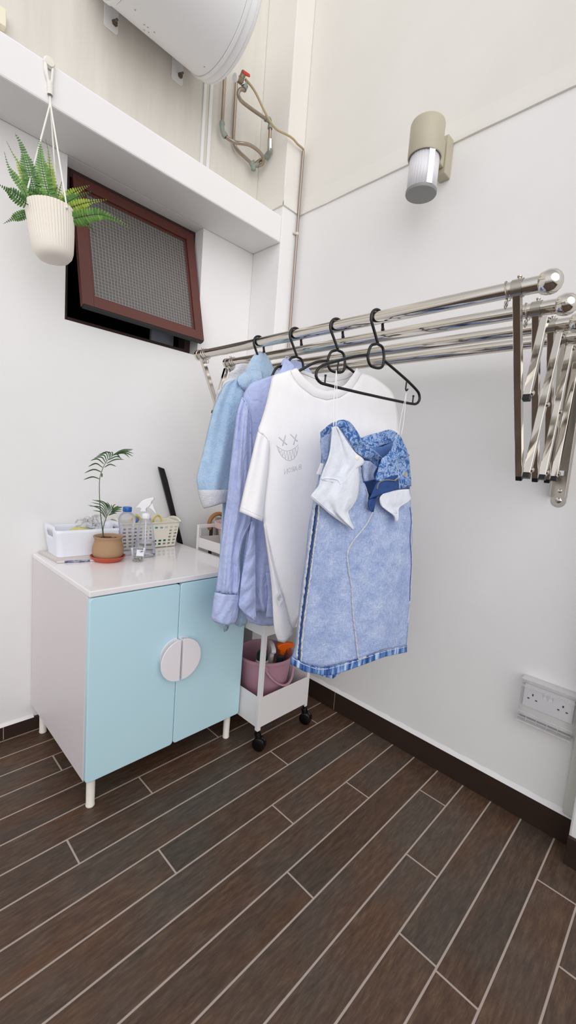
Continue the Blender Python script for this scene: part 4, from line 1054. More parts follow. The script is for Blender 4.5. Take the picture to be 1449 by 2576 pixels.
# each letter drawn in its own box (x to the left because mirrored)
letter(268, 655, -26, 40, [[(0, 0), (0, 1), (.7, .9), (.7, .6), (0, .52), (.8, .45), (.8, .08), (0, 0)]])
letter(236, 665, -28, 46, [[(0, 0), (.5, 1), (1, 0)], [(.2, .4), (.8, .4)]])
letter(204, 672, -22, 44, [[(0, 0), (0, 1), (.8, .9), (.8, .6), (0, .5), (.9, 0)]])
letter(176, 680, -22, 40, [[(.5, 0), (0, .3), (0, .75), (.5, 1), (1, .75), (1, .3), (.5, 0)]])
letter(148, 690, -26, 48, [[(0, 0), (0, 1), (1, 0), (1, 1)]])
mb.build('printed_text', M_INK, tbody, smooth=180, label='faint mirrored lettering under the face')

# ------------------------------------------------------------------ inside-out denim skirt on the fourth hanger
P4 = Plane((RX[0], HY_[3] - .012, RZ), -18)
skirt_ = thing('denim_skirt', 'inside-out faded denim skirt with white pockets hanging out, nearest garment', 'skirt', P4.o)
def q5(a, b): return (770 + a / 5.175, 1040 + b / 5.175)
Q = lambda *p: [q5(*x) for x in p]
df = folds([(.005, 1.4, .2, .8, 1), (.003, 3.1, -.5, 1.9, 1)])
main = [Q((190, 380), (330, 330), (480, 380), (640, 560), (720, 700), (735, 850), (790, 980), (830, 1250), (870, 1270), (905, 1100), (1010, 1020), (1200, 990), (1345, 985)),
        Q((210, 560), (400, 520), (600, 700), (700, 900), (800, 1240), (870, 1300), (960, 1150), (1130, 1090), (1350, 1080)),
        Q((185, 800), (400, 800), (650, 1000), (800, 1250), (850, 1330), (1000, 1250), (1180, 1180), (1360, 1160)),
        Q((130, 980), (500, 1150), (830, 1340), (1100, 1290), (1370, 1250)),
        Q((95, 1150), (500, 1300), (830, 1390), (1375, 1350)),
        [(776, 1330), (900, 1352), (1036, 1325)], [(770, 1395), (1036, 1385)], [(762, 1450), (1035, 1440)], [(755, 1510), (1033, 1495)], [(749, 1570), (1029, 1550)], [(743, 1625), (1025, 1600)], [(735, 1655), (770, 1672), (810, 1680), (895, 1660), (967, 1634), (1023, 1622)]]
back = [Q((195, 250), (330, 130), (480, 85), (560, 110), (640, 210), (710, 320), (850, 270), (960, 245), (1080, 215), (1160, 245), (1220, 290), (1310, 470)), Q((195, 380), (500, 300), (720, 460), (960, 460), (1200, 420), (1330, 600)), Q((200, 560), (700, 700), (1350, 800)), Q((170, 800), (1350, 980))] + main[3:]
panel, dF, dB = shell('panel', main, P4, 54, 64, lambda a, b: .012 + .038 * arch(a) ** .5 * (.7 + .3 * b) + df(a, b), lambda a, b: .012 - .045 * arch(a) ** .5, [M_DENIM], skirt_, rows_back=back, solid=.002)
bvD = bvh_of([dF])
# far side of the waistband, its belt loop, and the dark lining glimpsed in the open fly
wbk, wbF = sheet('waistband', [Q((690, 330), (760, 310), (850, 275), (960, 243), (1040, 218), (1090, 212), (1140, 228), (1185, 262)), Q((740, 390), (850, 345), (980, 310), (1080, 290), (1150, 300)), Q((800, 450), (900, 448), (1000, 415), (1090, 385), (1150, 360))], P4, 26, 10, lambda a, b: -.022 + .010 * b, M_ACID, skirt_, solid=.003)
mb = MB()
bl = [P4(*q5(*p), -.016) for p in ((962, 250), (1020, 236), (1075, 462), (1028, 476))]
mb.face([mb.bm.verts.new(p) for p in bl]); mb.build('belt_loop', M_ACID, skirt_, smooth=0, solid=.004)
sheet('lining', [Q((700, 420), (850, 450), (1000, 430), (1160, 360)), Q((700, 560), (900, 560), (1150, 520)), Q((710, 700), (900, 720), (1150, 700)), Q((720, 870), (900, 880), (1100, 900)), Q((790, 1060), (900, 1060), (1000, 1050))], P4, 14, 16, lambda a, b: -.010 + .004 * math.sin(9 * b), M_DENIMIN, skirt_)
# near half of the waistband, folded into a V
wbn, wnF = sheet('waistband', [Q((192, 245), (260, 180), (340, 125), (430, 92), (500, 82), (560, 105), (620, 170), (680, 265), (720, 360), (800, 430), (900, 500), (990, 580)), Q((195, 310), (270, 240), (350, 180), (430, 150), (520, 240), (640, 400), (760, 510), (860, 570), (960, 640)), Q((190, 380), (260, 290), (340, 205), (400, 165), (470, 230), (560, 370), (640, 500), (720, 560), (820, 610), (930, 705))], P4, 48, 12, lambda a, b: .050 * arch(min(1, a * 1.1)) ** .6 - .004 * b + .012 + .003 * math.sin(22 * a + 4 * b), M_ACID, skirt_, solid=.003)
bvW = bvh_of([wnF])
stitches('stitching', bvW, P4, Q((410, 168), (480, 240), (560, 365), (640, 492), (720, 552), (820, 602), (925, 695)), M_STITCH, wbn, .0035, .0009)
stitches('stitching', bvW, P4, Q((500, 86), (560, 110), (620, 175), (680, 270), (718, 362), (800, 432), (900, 502), (985, 578)), M_PALETH, wbn, .003, .001)
# left hip seen beside the pocket: denim flap and frayed edge
sheet('hip_flap', [Q((192, 330), (240, 300), (320, 225)), Q((188, 430), (300, 400)), Q((205, 530), (290, 520)), Q((228, 620), (270, 600))], P4, 10, 12, lambda a, b: .034 + .006 * a, M_DENIM, skirt_)
seam('frayed_edge', bvh_of([dF]), P4, Q((330, 190), (325, 300), (300, 420), (270, 520), (245, 640), (225, 760)), .0042, M_FRAY, skirt_, .028, 30, jit=.8)
# left pocket bag turned out
pkf = folds([(.004, 1.2, .6, .4, 0), (.002, 3, 1.1, .2, 0)])
pko, pkG = sheet('pocket_bag', [Q((335, 180), (375, 168), (415, 175)), Q((335, 250), (400, 230), (470, 265)), Q((320, 390), (420, 360), (560, 410)), Q((300, 530), (450, 480), (650, 520)), Q((270, 630), (450, 600), (740, 590)), Q((225, 740), (450, 720), (752, 655)), Q((185, 855), (450, 800), (690, 700)), Q((165, 940), (450, 880), (696, 800)), Q((110, 1010), (450, 960), (692, 920)), Q((62, 1080), (400, 1060), (688, 1000)), Q((100, 1130), (420, 1150), (665, 1110)), Q((210, 1220), (430, 1230), (600, 1220)), Q((300, 1300), (430, 1300), (548, 1275)), Q((430, 1395), (500, 1390), (565, 1350)), Q((560, 1480), (590, 1470), (598, 1450)), Q((600, 1515), (610, 1512), (622, 1500))],
    P4, 26, 50, lambda a, b: .062 + .008 * arch(a) + pkf(a, b), M_POCKET, skirt_, solid=.002)
bvPk = bvh_of([pkG])
seam('pocket_seam', bvPk, P4, Q((180, 856), (250, 845), (340, 850), (410, 870), (430, 905)), .0016, M_POCKET, pko, .002, 24)
seam('pocket_seam', bvPk, P4, Q((70, 1075), (200, 1185), (280, 1260), (420, 1365), (590, 1490)), .0018, M_POCKET, pko, .001, 30)
seam('pocket_seam', bvPk, P4, Q((430, 925), (500, 880), (580, 770), (650, 670)), .0012, M_POCKET, pko, .001, 20)
mb = MB(); mb.lathe([(.0062, 0), (.0066, .001), (.0045, .002), (0, .0022)], onto(bvPk, P4, *q5(660, 575), .001), 16, P4.n); mb.build('snap_stud', mat('ivory_stud', '#f4f1e4', .35), pko, label='ivory stud on the pocket')
mb = MB(); mb.face([mb.bm.verts.new(P4(*q5(*p), .040)) for p in ((190, 645), (228, 655), (190, 800), (135, 785))]); mb.build('brand_tab', mat('white_tab', '#f2f2f4', .6), skirt_, smooth=0, solid=.001, label='small white satin tab at the left hip')
# fly: zip, dark navy facing, right waistband end with its button
fly, flF = sheet('fly_facing', [Q((930, 880), (1000, 850), (1100, 820), (1190, 800)), Q((890, 960), (1000, 920), (1195, 880)), Q((860, 1030), (1000, 970), (1198, 940)), Q((820, 1115), (1000, 1045), (1200, 985))], P4, 20, 12, lambda a, b: .060 + .006 * arch(a), M_NAVY, skirt_, solid=.002)
fr, frF = sheet('waistband', [Q((985, 590), (1060, 530), (1110, 470), (1150, 330), (1170, 265), (1205, 275), (1240, 330)), Q((950, 680), (1060, 600), (1180, 480), (1310, 490)), Q((930, 760), (1080, 690), (1200, 610), (1335, 600)), Q((905, 850), (1080, 780), (1200, 740), (1348, 720)), Q((935, 880), (1080, 825), (1200, 810), (1355, 800)), Q((1180, 850), (1220, 870), (1290, 870), (1362, 870)), Q((1200, 985), (1250, 975), (1300, 960), (1365, 945))], P4, 26, 26, lambda a, b: .056 - .030 * a * a + .010 * math.sin(PI * b), M_ACID, skirt_, solid=.003)
bvF = bvh_of([frF, flF])
seam('waist_seam', bvF, P4, Q((1140, 560), (1180, 650), (1200, 760), (1205, 880), (1212, 985)), .0014, M_PALETH, fr, .001, 24)
stitches('stitching', bvF, P4, Q((1225, 640), (1180, 640), (1200, 760), (1203, 880), (1210, 980)), M_STITCH, fr, .0035, .0009)
seam('belt_loop', bvF, P4, Q((1070, 620), (1120, 605), (1200, 570), (1320, 545)), .0055, M_ACID, fr, .003, 16, flat=.5)
mb = MB(); mb.lathe([(.0085, 0), (.009, .0015), (.0075, .0032), (.004, .0026), (0, .0026)], onto(bvF, P4, *q5(1285, 793), .001), 20, P4.n); mb.build('button', mat('pewter_button', '#b9b4ad', .35, .8), fr, smooth=40, label='pewter jeans button')
seam('zip_tape', bvF, P4, Q((915, 980), (940, 905), (1000, 870), (1080, 865), (1150, 872), (1180, 840)), .0026, mat('zip_tape', '#8a95a8', .7), fly, .002, 30)
stitches('zip_teeth', bvF, P4, Q((912, 985), (938, 908), (1000, 873), (1080, 868), (1150, 874)), mat('zip_brass', '#a89a86', .4, .9), fly, .0022, .0016, .004)
mb = MB(); mb.tube([onto(bvF, P4, *q5(1140, 872), .004), onto(bvF, P4, *q5(1182, 838), .005)], .0025, 8, flat=.5); mb.build('zip_pull', M_STEEL, fly)
bvL = bvh_of([dB])
seam('zip_tape', bvD, P4, Q((735, 830), (770, 770), (820, 710), (870, 680)), .0028, mat('zip_tape2', '#8a95a8', .7), skirt_, .004, 20)
lp, lpF = sheet('fly_flap', [Q((740, 610), (830, 620), (930, 700)), Q((725, 720), (830, 700), (905, 740)), Q((728, 830), (800, 800), (880, 800)), Q((735, 900), (800, 890), (900, 870))], P4, 12, 14, lambda a, b: .030 + .006 * math.sin(6 * a), M_DENIM, skirt_)
seam('waist_seam', bvh_of([lpF, dF]), P4, Q((745, 890), (800, 885), (900, 865)), .0035, M_NAVY, skirt_, .003, 16)
# fly foot: navy tongue where the seams meet
sheet('fly_facing', [Q((820, 1120), (920, 1100)), Q((800, 1180), (905, 1170)), Q((815, 1240), (885, 1245)), Q((850, 1280), (875, 1282))], P4, 8, 10, lambda a, b: .056 + .003 * math.sin(7 * a), M_NAVY, skirt_)
seam('fly_seam', bvD, P4, Q((770, 985), (795, 1060), (785, 1150), (795, 1220), (830, 1270)), .0024, M_FRAY, skirt_, .003, 24, jit=.5)
# right pocket bag
rp, rpF = sheet('pocket_bag', [Q((1010, 1040), (1120, 1005), (1250, 990), (1340, 985)), Q((965, 1090), (1130, 1070), (1350, 1060)), Q((960, 1150), (1120, 1150), (1210, 1150), (1355, 1130)), Q((985, 1210), (1130, 1220), (1205, 1225), (1220, 1220)), Q((1060, 1270), (1140, 1290), (1205, 1290)), Q((1140, 1330), (1170, 1345), (1205, 1340)), Q((1165, 1400), (1175, 1408), (1188, 1400))], P4, 20, 26, lambda a, b: .066 - .016 * a + .006 * math.sin(PI * a * 2) * b, M_POCKET, skirt_, solid=.002)
seam('pocket_seam', bvh_of([rpF]), P4, Q((965, 1120), (985, 1205), (1050, 1265), (1140, 1320), (1170, 1395)), .0014, M_POCKET, rp, .001, 24)
# side seams with frayed edges, centre seam and hems
def h6(*p): return [g6(*x) for x in p]
seam('side_seam', bvD, P4, h6((382, 1000), (358, 1180), (338, 1320), (318, 1480), (300, 1620), (280, 1780), (262, 1920), (248, 2060), (236, 2200), (225, 2330)), .0046, M_FRAY, skirt_, .005, 90, jit=.9)
seam('side_seam', bvD, P4, h6((418, 1010), (402, 1180), (384, 1300), (362, 1460), (342, 1620), (318, 1800), (300, 1930), (285, 2060), (270, 2200), (262, 2370)), .0046, M_FRAY, skirt_, .005, 90, jit=.9)
seam('seam_tape', bvD, P4, h6((400, 1010), (380, 1180), (362, 1310), (340, 1470), (322, 1620), (300, 1790), (282, 1925), (266, 2060), (252, 2200), (244, 2360)), .0052, M_NAVY, skirt_, .003, 60, flat=.4, label='navy strip between the frayed seam edges')
seam('side_seam', bvD, P4, h6((1225, 1000), (1236, 1080), (1240, 1150), (1226, 1300), (1236, 1450), (1238, 1560), (1228, 1700), (1224, 1890), (1212, 2050)), .0026, M_FRAY, skirt_, .001, 60, jit=.5)
seam('seam_tape', bvD, P4, h6((1218, 1030), (1230, 1150), (1220, 1300), (1228, 1450), (1230, 1560), (1220, 1700), (1217, 1890)), .0022, M_NAVY, skirt_, .001, 40, label='navy strip along the right side seam')
seam('centre_seam', bvD, P4, h6((890, 1065), (862, 1130), (830, 1185), (770, 1260), (710, 1335), (672, 1410), (668, 1480), (682, 1590), (705, 1720), (712, 1850), (722, 2000), (738, 2130), (752, 2260), (768, 2385)), .0040, M_FRAY, skirt_, .003, 90, jit=.6)
def hemmat():
    t = NT('puckered_hem'); vec = t.coord()
    n = t.n('ShaderNodeTexNoise'); n.inputs['Scale'].default_value = 1; n.inputs['Detail'].default_value = 3; t.l(t.coord((95, 95, 12)), n.inputs['Vector'])
    c = t.ramp(n.outputs['Fac'], [(0.36, '#1f4585'), (0.5, '#5f88c4'), (0.66, '#c3d4ee')]); t.l(c, t.b.inputs['Base Color']); t.b.inputs['Roughness'].default_value = .9
    t.bump(n.outputs['Fac'], .6, .004); return t.m
M_HEM = hemmat()
he, heF = sheet('hem', [h6((182, 2335), (300, 2400), (450, 2440), (640, 2400), (760, 2365), (1000, 2285), (1196, 2240)), h6((180, 2370), (300, 2435), (450, 2470), (760, 2395), (1000, 2312), (1196, 2268)), h6((178, 2400), (300, 2468), (450, 2500), (560, 2498), (760, 2428), (1000, 2338), (1195, 2298))], P4, 60, 8, lambda a, b: .016 + .040 * arch(a) ** .5 + df(a, 1) + .0012 * math.sin(120 * a), M_HEM, skirt_, solid=.002)
seam('hem_stitching', bvh_of([heF]), P4, h6((184, 2345), (300, 2408), (450, 2448), (640, 2408), (760, 2372), (1000, 2292), (1194, 2248)), .0010, M_PALETH, he, .001, 60)
sheet('hem', [h6((420, 2480), (520, 2490), (610, 2470)), h6((440, 2500), (530, 2515), (612, 2480)), h6((470, 2515), (545, 2530), (600, 2492))], P4, 20, 6, lambda a, b: -.020, M_HEM, skirt_)
# white ribbon loops up to the hanger
M_RIBBON = mat('white_ribbon', '#f4f4f6', .6)
def ribbon(top, bot, off0, off1):
    mb = MB(); w = .0022
    for k, s in ((0, -1), (1, 1)):
        a = PL4(top[0], top[1]) ; b = P4(bot[0] + s * 3.2, bot[1], off1)
        P = catmull([a + V((0, 0, .003)), a.lerp(b, .3) + P4.t * s * .0018, a.lerp(b, .7) + P4.t * s * .003, b], 20)
        mb.grid([[p - P4.t * w * .5, p + P4.t * w * .5] for p in P])
    return mb.build('hanging_loop', M_RIBBON, skirt_, smooth=180, solid=.0008)
ribbon((846, 934), (842, 1072), 0, .058)
ribbon((1022, 990), (1006, 1096), 0, .0)
# ------------------------------------------------------------------ things on the cabinet
T = CT
# newspaper
news = thing('newspaper', 'folded newspaper lying under the white storage box', 'newspaper', (-0.95, -0.03, T))
def quadslab(mb, c, z0, z1):
    A = [mb.bm.verts.new((x, y, z0)) for x, y in c]; B = [mb.bm.verts.new((x, y, z1)) for x, y in c]
    mb.face(A[::-1]); mb.face(B)
    for i in range(4): mb.face([A[i], A[(i + 1) % 4], B[(i + 1) % 4], B[i]])
M_PAPER = mat('newsprint', '#d9d3cf', .85, vary=.1, vscale=60)
fc = [(-1.058, -0.137), (-0.915, -0.172), (-0.868, 0.010), (-1.068, 0.044)]
for k in range(4):
    mb = MB(); e = .0015 * (k % 2)
    quadslab(mb, [(x + e, y + e) for x, y in fc], T + .0004 + k * .0019, T + .0020 + k * .0019)
    mb.build('sheet', M_PAPER, news, smooth=0)
mb = MB(); path = [V((fc[0][0], fc[0][1], T + .0041)), V((fc[1][0], fc[1][1], T + .0041))]
mb.tube(path, .0037, 12); mb.build('fold', M_PAPER, news, smooth=60)
def newsphoto():
    t = NT('newspaper_photo'); vec = t.coord((30, 30, 60))
    c = t.ramp(t.noise(vec, 2.2, 4, .7), [(.35, '#3e4358'), (.5, '#6f7894'), (.65, '#b9bccb')]); t.l(c, t.b.inputs['Base Color']); t.b.inputs['Roughness'].default_value = .8; return t.m
mb = MB(); a, b = path[0].lerp(path[1], .16), path[0].lerp(path[1], .72)
mb.tube([a, b], .0039, 12, caps=False); mb.build('printed_picture', newsphoto(), news, smooth=60, label='blue grey picture printed on the fold')

# white storage box
BX0, BX1, BY0, BY1 = -1.040, -0.812, -0.094, 0.030; BZ_ = T + .0085; BH_ = .100
sbx = thing('storage_box', 'white plastic storage box with cut-out end handles on the newspaper', 'box', ((BX0 + BX1) / 2, (BY0 + BY1) / 2, BZ_))
def rrect(x0, x1, y0, y1, z, r, n=6):
    out = []
    for (cx, cy, a0) in ((x0 + r, y0 + r, 180), (x1 - r, y0 + r, 270), (x1 - r, y1 - r, 0), (x0 + r, y1 - r, 90)):
        for i in range(n + 1):
            a = math.radians(a0 + 90 * i / n); out.append(V((cx + r * math.cos(a), cy + r * math.sin(a), z)))
    return out
def boxwalls(mb, levels, hole=None):
    """levels: (grow, z); hole(p,q): skip the quad between two rings"""
    rings = [rrect(BX0 - g_, BX1 + g_, BY0 - g_, BY1 + g_, z, .016) for g_, z in levels]
    vs = [[mb.bm.verts.new(p) for p in r] for r in rings]
    return vs
mb = MB()
rise = lambda p: .012 * max(0, (abs(p.x - (BX0 + BX1) / 2) - .085) / .04) ** 2 if True else 0
lv = [(0, 0), (.001, .012), (.006, .045), (.0075, .058), (.009, .070), (.0115, .088), (.012, BH_)]
seg_n = []
# finer ring so the handle slots can be cut in the end walls
def fring(g_, z):
    base = rrect(BX0 - g_, BX1 + g_, BY0 - g_, BY1 + g_, BZ_ + z, .016)
    return polyres(base + [base[0]], 97)[:-1]
R_ = [fring(*l) for l in lv]
vs = []
for k, r in enumerate(R_):
    row = []
    for p in r:
        q = p.copy()
        if k == len(R_) - 1 : q.z += .014 * max(0, min(1, (abs(p.x - (BX0 + BX1) / 2) - .105) / .02)) * (1 - min(1, abs(p.y - (BY0 + BY1) / 2) / .09) * .3) * (1 if p.y > BY0 + .01 else 0)
        row.append(mb.bm.verts.new(q))
    vs.append(row)
mb.face(vs[0][::-1])
yc_ = (BY0 + BY1) / 2
for k in range(len(vs) - 1):
    for i in range(96):
        j = (i + 1) % 96; m_ = (R_[k][i] + R_[k][j]) / 2
        if k == 4 and abs(m_.y - yc_) < .028 and (m_.x < BX0 + .004 or m_.x > BX1 - .004): continue
        mb.face([vs[k][i], vs[k][j], vs[k + 1][j], vs[k + 1][i]])
mb.build('tub', mat('bluish_white_plastic', '#eceff8', .38), sbx, smooth=50, solid=.0028, solid_off=-1)
# contents: yellow sponge, crumpled clear bag, hook of a white hanger
sp2 = MB(); sp2.sphere((-0.955, -0.055, BZ_ + .078), .04, 24, 14, (1, .7, .62))
tag(sp2.build('sponge_pad', mat('yellow_scourer', '#d8cf86', .95, vary=.25, vscale=160, bump=.8, bscale=300, bdist=.004), smooth=180), 'yellow sponge pad inside the white storage box', 'sponge')
mb = MB(); random.seed(5)
c0 = V((-0.905, -0.035, BZ_ + .105))
for k in range(3):
    cc = c0 + V(((-.022, .004, .030)[k], (.0, -.004, .006)[k], (-.006, .008, .016)[k]))
    b0_ = len(mb.bm.verts); mb.sphere(cc, (.036, .032, .026)[k], 18, 12, (1, .8, .9))
    mb.bm.verts.ensure_lookup_table()
    for v in mb.bm.verts[b0_:]:
        d = (v.co - cc); v.co = cc + d * random.uniform(.6, 1.3)
bag = mb.build('plastic_bag', clear('crumpled_clear_bag', '#ffffff', .0, .15), smooth=0)
tag(bag, 'crumpled clear plastic bag sticking out of the white storage box', 'bag')
mb = MB(); mb.tube(catmull([at(228, 1334, y=0.0), at(236, 1328, y=.0), at(242, 1318, y=.0), at(250, 1315, y=.0), at(252, 1320, y=.0)], 20), .0028, 8)
mb.tube([at(228, 1334, y=0.0), at(222, 1345, y=0.0)], .0028, 8)
tag(mb.build('plastic_hook', M_WHITEP, smooth=60), 'white plastic hook poking out of the storage box', 'hook')

# terracotta palm pot and its saucer
QX, QY = -0.893, -0.170
mb = MB(); mb.lathe([(0, T + .0006), (.046, T + .0006), (.050, T + .003), (.058, T + .014), (.0615, T + .0165), (.0625, T + .019), (.060, T + .020), (.055, T + .017), (.049, T + .006), (0, T + .005)], (QX, QY, 0), 56)
tag(mb.build('plant_saucer', mat('orange_red_saucer', '#c1533a', .45), smooth=50), 'orange-red plastic saucer under the terracotta pot', 'saucer')
palm = thing('potted_palm', 'small palm seedling in a bulbous terracotta pot on the cabinet', 'plant', (QX, QY, T + .0055))
z = T + .0058
mb = MB(); mb.lathe([(0, z), (.040, z), (.046, z + .004), (.053, z + .018), (.0555, z + .032), (.054, z + .048), (.0495, z + .062), (.047, z + .070), (.0475, z + .076), (.051, z + .082), (.0525, z + .085), (.0515, z + .0875), (.048, z + .0875), (.0435, z + .083), (.042, z + .074), (.040, z + .06)], (QX, QY, 0), 64)
mb.build('pot', mat('terracotta', '#a58565', .8, vary=.10, vscale=30, bump=.25, bscale=180), palm, smooth=60)
def soilmat():
    t = NT('potting_bark'); c = t.ramp(t.noise(t.coord(), 130, 3, .7), [(.35, '#2a1a12'), (.55, '#6d482c'), (.7, '#a67a4e')]); t.l(c, t.b.inputs['Base Color']); t.b.inputs['Roughness'].default_value = .95
    t.bump(t.noise(t.coord(), 130, 3), 1, .006); return t.m
mb = MB(); mb.lathe([(0, z + .0785), (.02, z + .077), (.0425, z + .072)], (QX, QY, 0), 40)
random.seed(3)
for _ in range(70):
    a = random.uniform(0, 2 * PI); r = .04 * math.sqrt(random.random()); mb.sphere((QX + r * math.cos(a), QY + r * math.sin(a), z + .076), random.uniform(.0025, .005), 6, 4, (1, 1, .6))
mb.build('soil', soilmat(), palm, smooth=60)
M_STEM = mat('palm_stem', '#4d5a35', .6); M_PALM = leafmat('palm_leaf', '#2c4526', '#4c6a3c')
PP_ = Plane((QX, QY, T), -45)
def pz(a, b, off=0.0): return PP_(60 + a / 2.787, 1100 + b / 2.787, off)
mb = MB(); mb.tube(catmull([pz(556, 700), pz(548, 620), pz(540, 560), pz(531, 430), pz(531, 300), pz(549, 230), pz(580, 170), pz(628, 125)], 40), [.0020 - .0011 * i / 40 for i in range(40)], 8)
mb.sphere(pz(547, 266), .003, 8, 8, (1, 1, 2.5))
mb.build('stem', M_STEM, palm, smooth=180)
mb = MB(); mb.tube(catmull([pz(560, 700, .003), pz(556, 640, .003), pz(572, 580, .003), pz(592, 535, .003), pz(622, 498, .004)], 26), [.0018 - .0008 * i / 26 for i in range(26)], 8)
mb.build('stem', M_STEM, palm, smooth=180)
def blade(base, mid, tip, w, o0, o1):
    C = catmull([pz(*base), pz(mid[0], mid[1], o0 + (o1 - o0) * .5), pz(tip[0], tip[1], o1)], 12); mb = MB(); g_ = []
    for i, p in enumerate(C):
        f = i / 11; t = (C[min(i + 1, 11)] - C[max(i - 1, 0)]).normalized(); s = t.cross(PP_.n).normalized(); s = (s + PP_.n * .35).normalized()
        ww = w * (math.sin(PI * min(1, .12 + f * .88)) ** .7) if f < 1 else 0
        g_.append([p - s * ww, p + t.cross(s) * ww * .25, p + s * ww])
    mb.grid(g_); return mb.build('leaflet', M_PALM, palm, smooth=180)
w1 = .0026
for b_, m_, t_ in (((531, 292), (480, 278), (415, 299)), ((545, 244), (490, 226), (422, 252)), ((552, 212), (505, 184), (448, 208)), ((562, 188), (515, 152), (465, 165)), ((572, 178), (545, 140), (490, 145)), ((580, 165), (560, 125), (505, 135)), ((590, 155), (575, 112), (520, 122)), ((600, 145), (590, 105), (548, 108)), ((608, 138), (605, 108), (575, 104)), ((618, 130), (622, 108), (610, 104)),
                   ((566, 210), (605, 190), (650, 206)), ((580, 184), (640, 156), (706, 156)), ((595, 158), (650, 135), (690, 152)), ((630, 125), (655, 120), (680, 152)), ((640, 120), (700, 112), (745, 145)), ((645, 115), (710, 108), (768, 135)), ((650, 112), (710, 98), (772, 115)), ((628, 122), (690, 90), (770, 84)), ((620, 128), (690, 100), (765, 88))):
    blade(b_, m_, t_, w1, 0, random.uniform(-.015, .025))
for b_, m_, t_ in (((575, 570), (540, 525), (480, 512)), ((578, 562), (530, 500), (445, 473)), ((582, 555), (540, 492), (455, 482)), ((585, 550), (550, 480), (468, 455)), ((590, 540), (555, 465), (475, 437)), ((596, 528), (565, 460), (500, 438)), ((602, 520), (575, 465), (530, 440)), ((608, 515), (585, 470), (545, 450)), ((614, 510), (600, 478), (582, 452)), ((620, 500), (616, 485), (612, 470)), ((622, 500), (630, 478), (645, 470)), ((620, 505), (645, 490), (668, 480)), ((616, 512), (655, 492), (692, 488)), ((610, 522), (655, 500), (695, 492)), ((604, 530), (655, 508), (692, 505)), ((598, 540), (650, 520), (690, 518)), ((592, 548), (630, 534), (655, 536))):
    blade(b_, m_, t_, w1 * .9, .003, random.uniform(-.01, .03))

# water bottle
WBX, WBY = -0.795, -0.108
wb = thing('water_bottle', 'clear ribbed plastic bottle with a blue cap behind the palm pot', 'bottle', (WBX, WBY, T))
pr = [(0, T + .003), (.020, T + .001), (.028, T + .001), (.0315, T + .006), (.032, T + .012)]
hz = T + .014
for k in range(8): pr += [(.032, hz), (.0295, hz + .004), (.0295, hz + .008), (.032, hz + .012)]; hz += .0138
pr += [(.0322, hz + .002), (.0328, hz + .016), (.0318, hz + .026), (.0275, hz + .035), (.020, hz + .042), (.0145, hz + .047), (.0135, hz + .050), (.0135, hz + .058)]
M_PET = clear('clear_bottle', '#f7f7fa', .07, .05)
mb = MB(); mb.lathe(pr, (WBX, WBY, 0), 40); mb.build('body', M_PET, wb, smooth=60)
zc = hz + .049
mb = MB(); mb.lathe([(.0165, zc), (.017, zc + .001), (.017, zc + .0165), (.0155, zc + .0185), (0, zc + .0187)], (WBX, WBY, 0), 60, rfun=lambda a, h: 1 + (.015 * math.cos(60 * a / 2)) if h < zc + .0165 else 1)
mb.build('cap', mat('blue_cap', '#1f5fb0', .35), wb, smooth=50, label='blue screw cap')

# spray bottle
SX, SY = -0.742, -0.162
spr = thing('spray_bottle', 'clear spray bottle half full of water with a white trigger head', 'spray bottle', (SX, SY, T))
mb = MB(); mb.lathe([(0, T + .003), (.030, T + .001), (.0385, T + .001), (.041, T + .005), (.041, T + .012), (.039, T + .045), (.034, T + .085), (.027, T + .125), (.0205, T + .148), (.015, T + .155), (.0145, T + .160)], (SX, SY, 0), 48)
mb.build('body', M_PET, spr, smooth=60)
def watermat():
    t = NT('clear_water'); t.b.inputs['Base Color'].default_value = rgba('#f4f6f8'); t.b.inputs['Transmission Weight'].default_value = 1; t.b.inputs['IOR'].default_value = 1.18; t.b.inputs['Roughness'].default_value = .02; return t.m
mb = MB(); mb.lathe([(0, T + .0045), (.029, T + .0045), (.0375, T + .007), (.0395, T + .012), (.0375, T + .046), (.0362, T + .058), (0, T + .058)], (SX, SY, 0), 48); mb.build('water', watermat(), spr, smooth=50)
mb = MB(); mb.rod((SX, SY, T + .008), (SX, SY, T + .165), .0028, 10); mb.build('dip_tube', M_WHITEP, spr, smooth=60)
mb = MB(); mb.lathe([(.0165, T + .152), (.0172, T + .153), (.0172, T + .168), (.016, T + .170), (.012, T + .171), (.012, T + .174)], (SX, SY, 0), 40, caps=(True, True)); mb.build('collar', M_WHITEP, spr, smooth=40)
PS = Plane((SX, SY, T), -42)
def sz(a, b, off=0.0): return PS(290 + a / 8.05, 1240 + b / 8.05, off)
def slab(name, pts, th, par, m=M_WHITEP, bev=.002):
    mb = MB(); mb.prism([sz(a, b, -th / 2) for a, b in pts], PS.n * th); return mb.build(name, m, par, smooth=40, bevel=bev, bseg=3)
head = slab('spray_head', [(428, 290), (470, 262), (510, 210), (560, 155), (640, 115), (720, 95), (780, 82), (803, 100), (800, 135), (770, 150), (752, 180), (745, 220), (700, 270), (650, 300), (640, 330), (648, 372), (520, 372), (545, 310), (520, 296)], .018, spr, bev=.004)
slab('trigger', [(735, 225), (760, 190), (775, 250), (800, 320), (845, 415), (825, 412), (775, 355), (740, 320), (690, 295), (700, 275)], .009, spr, bev=.002)
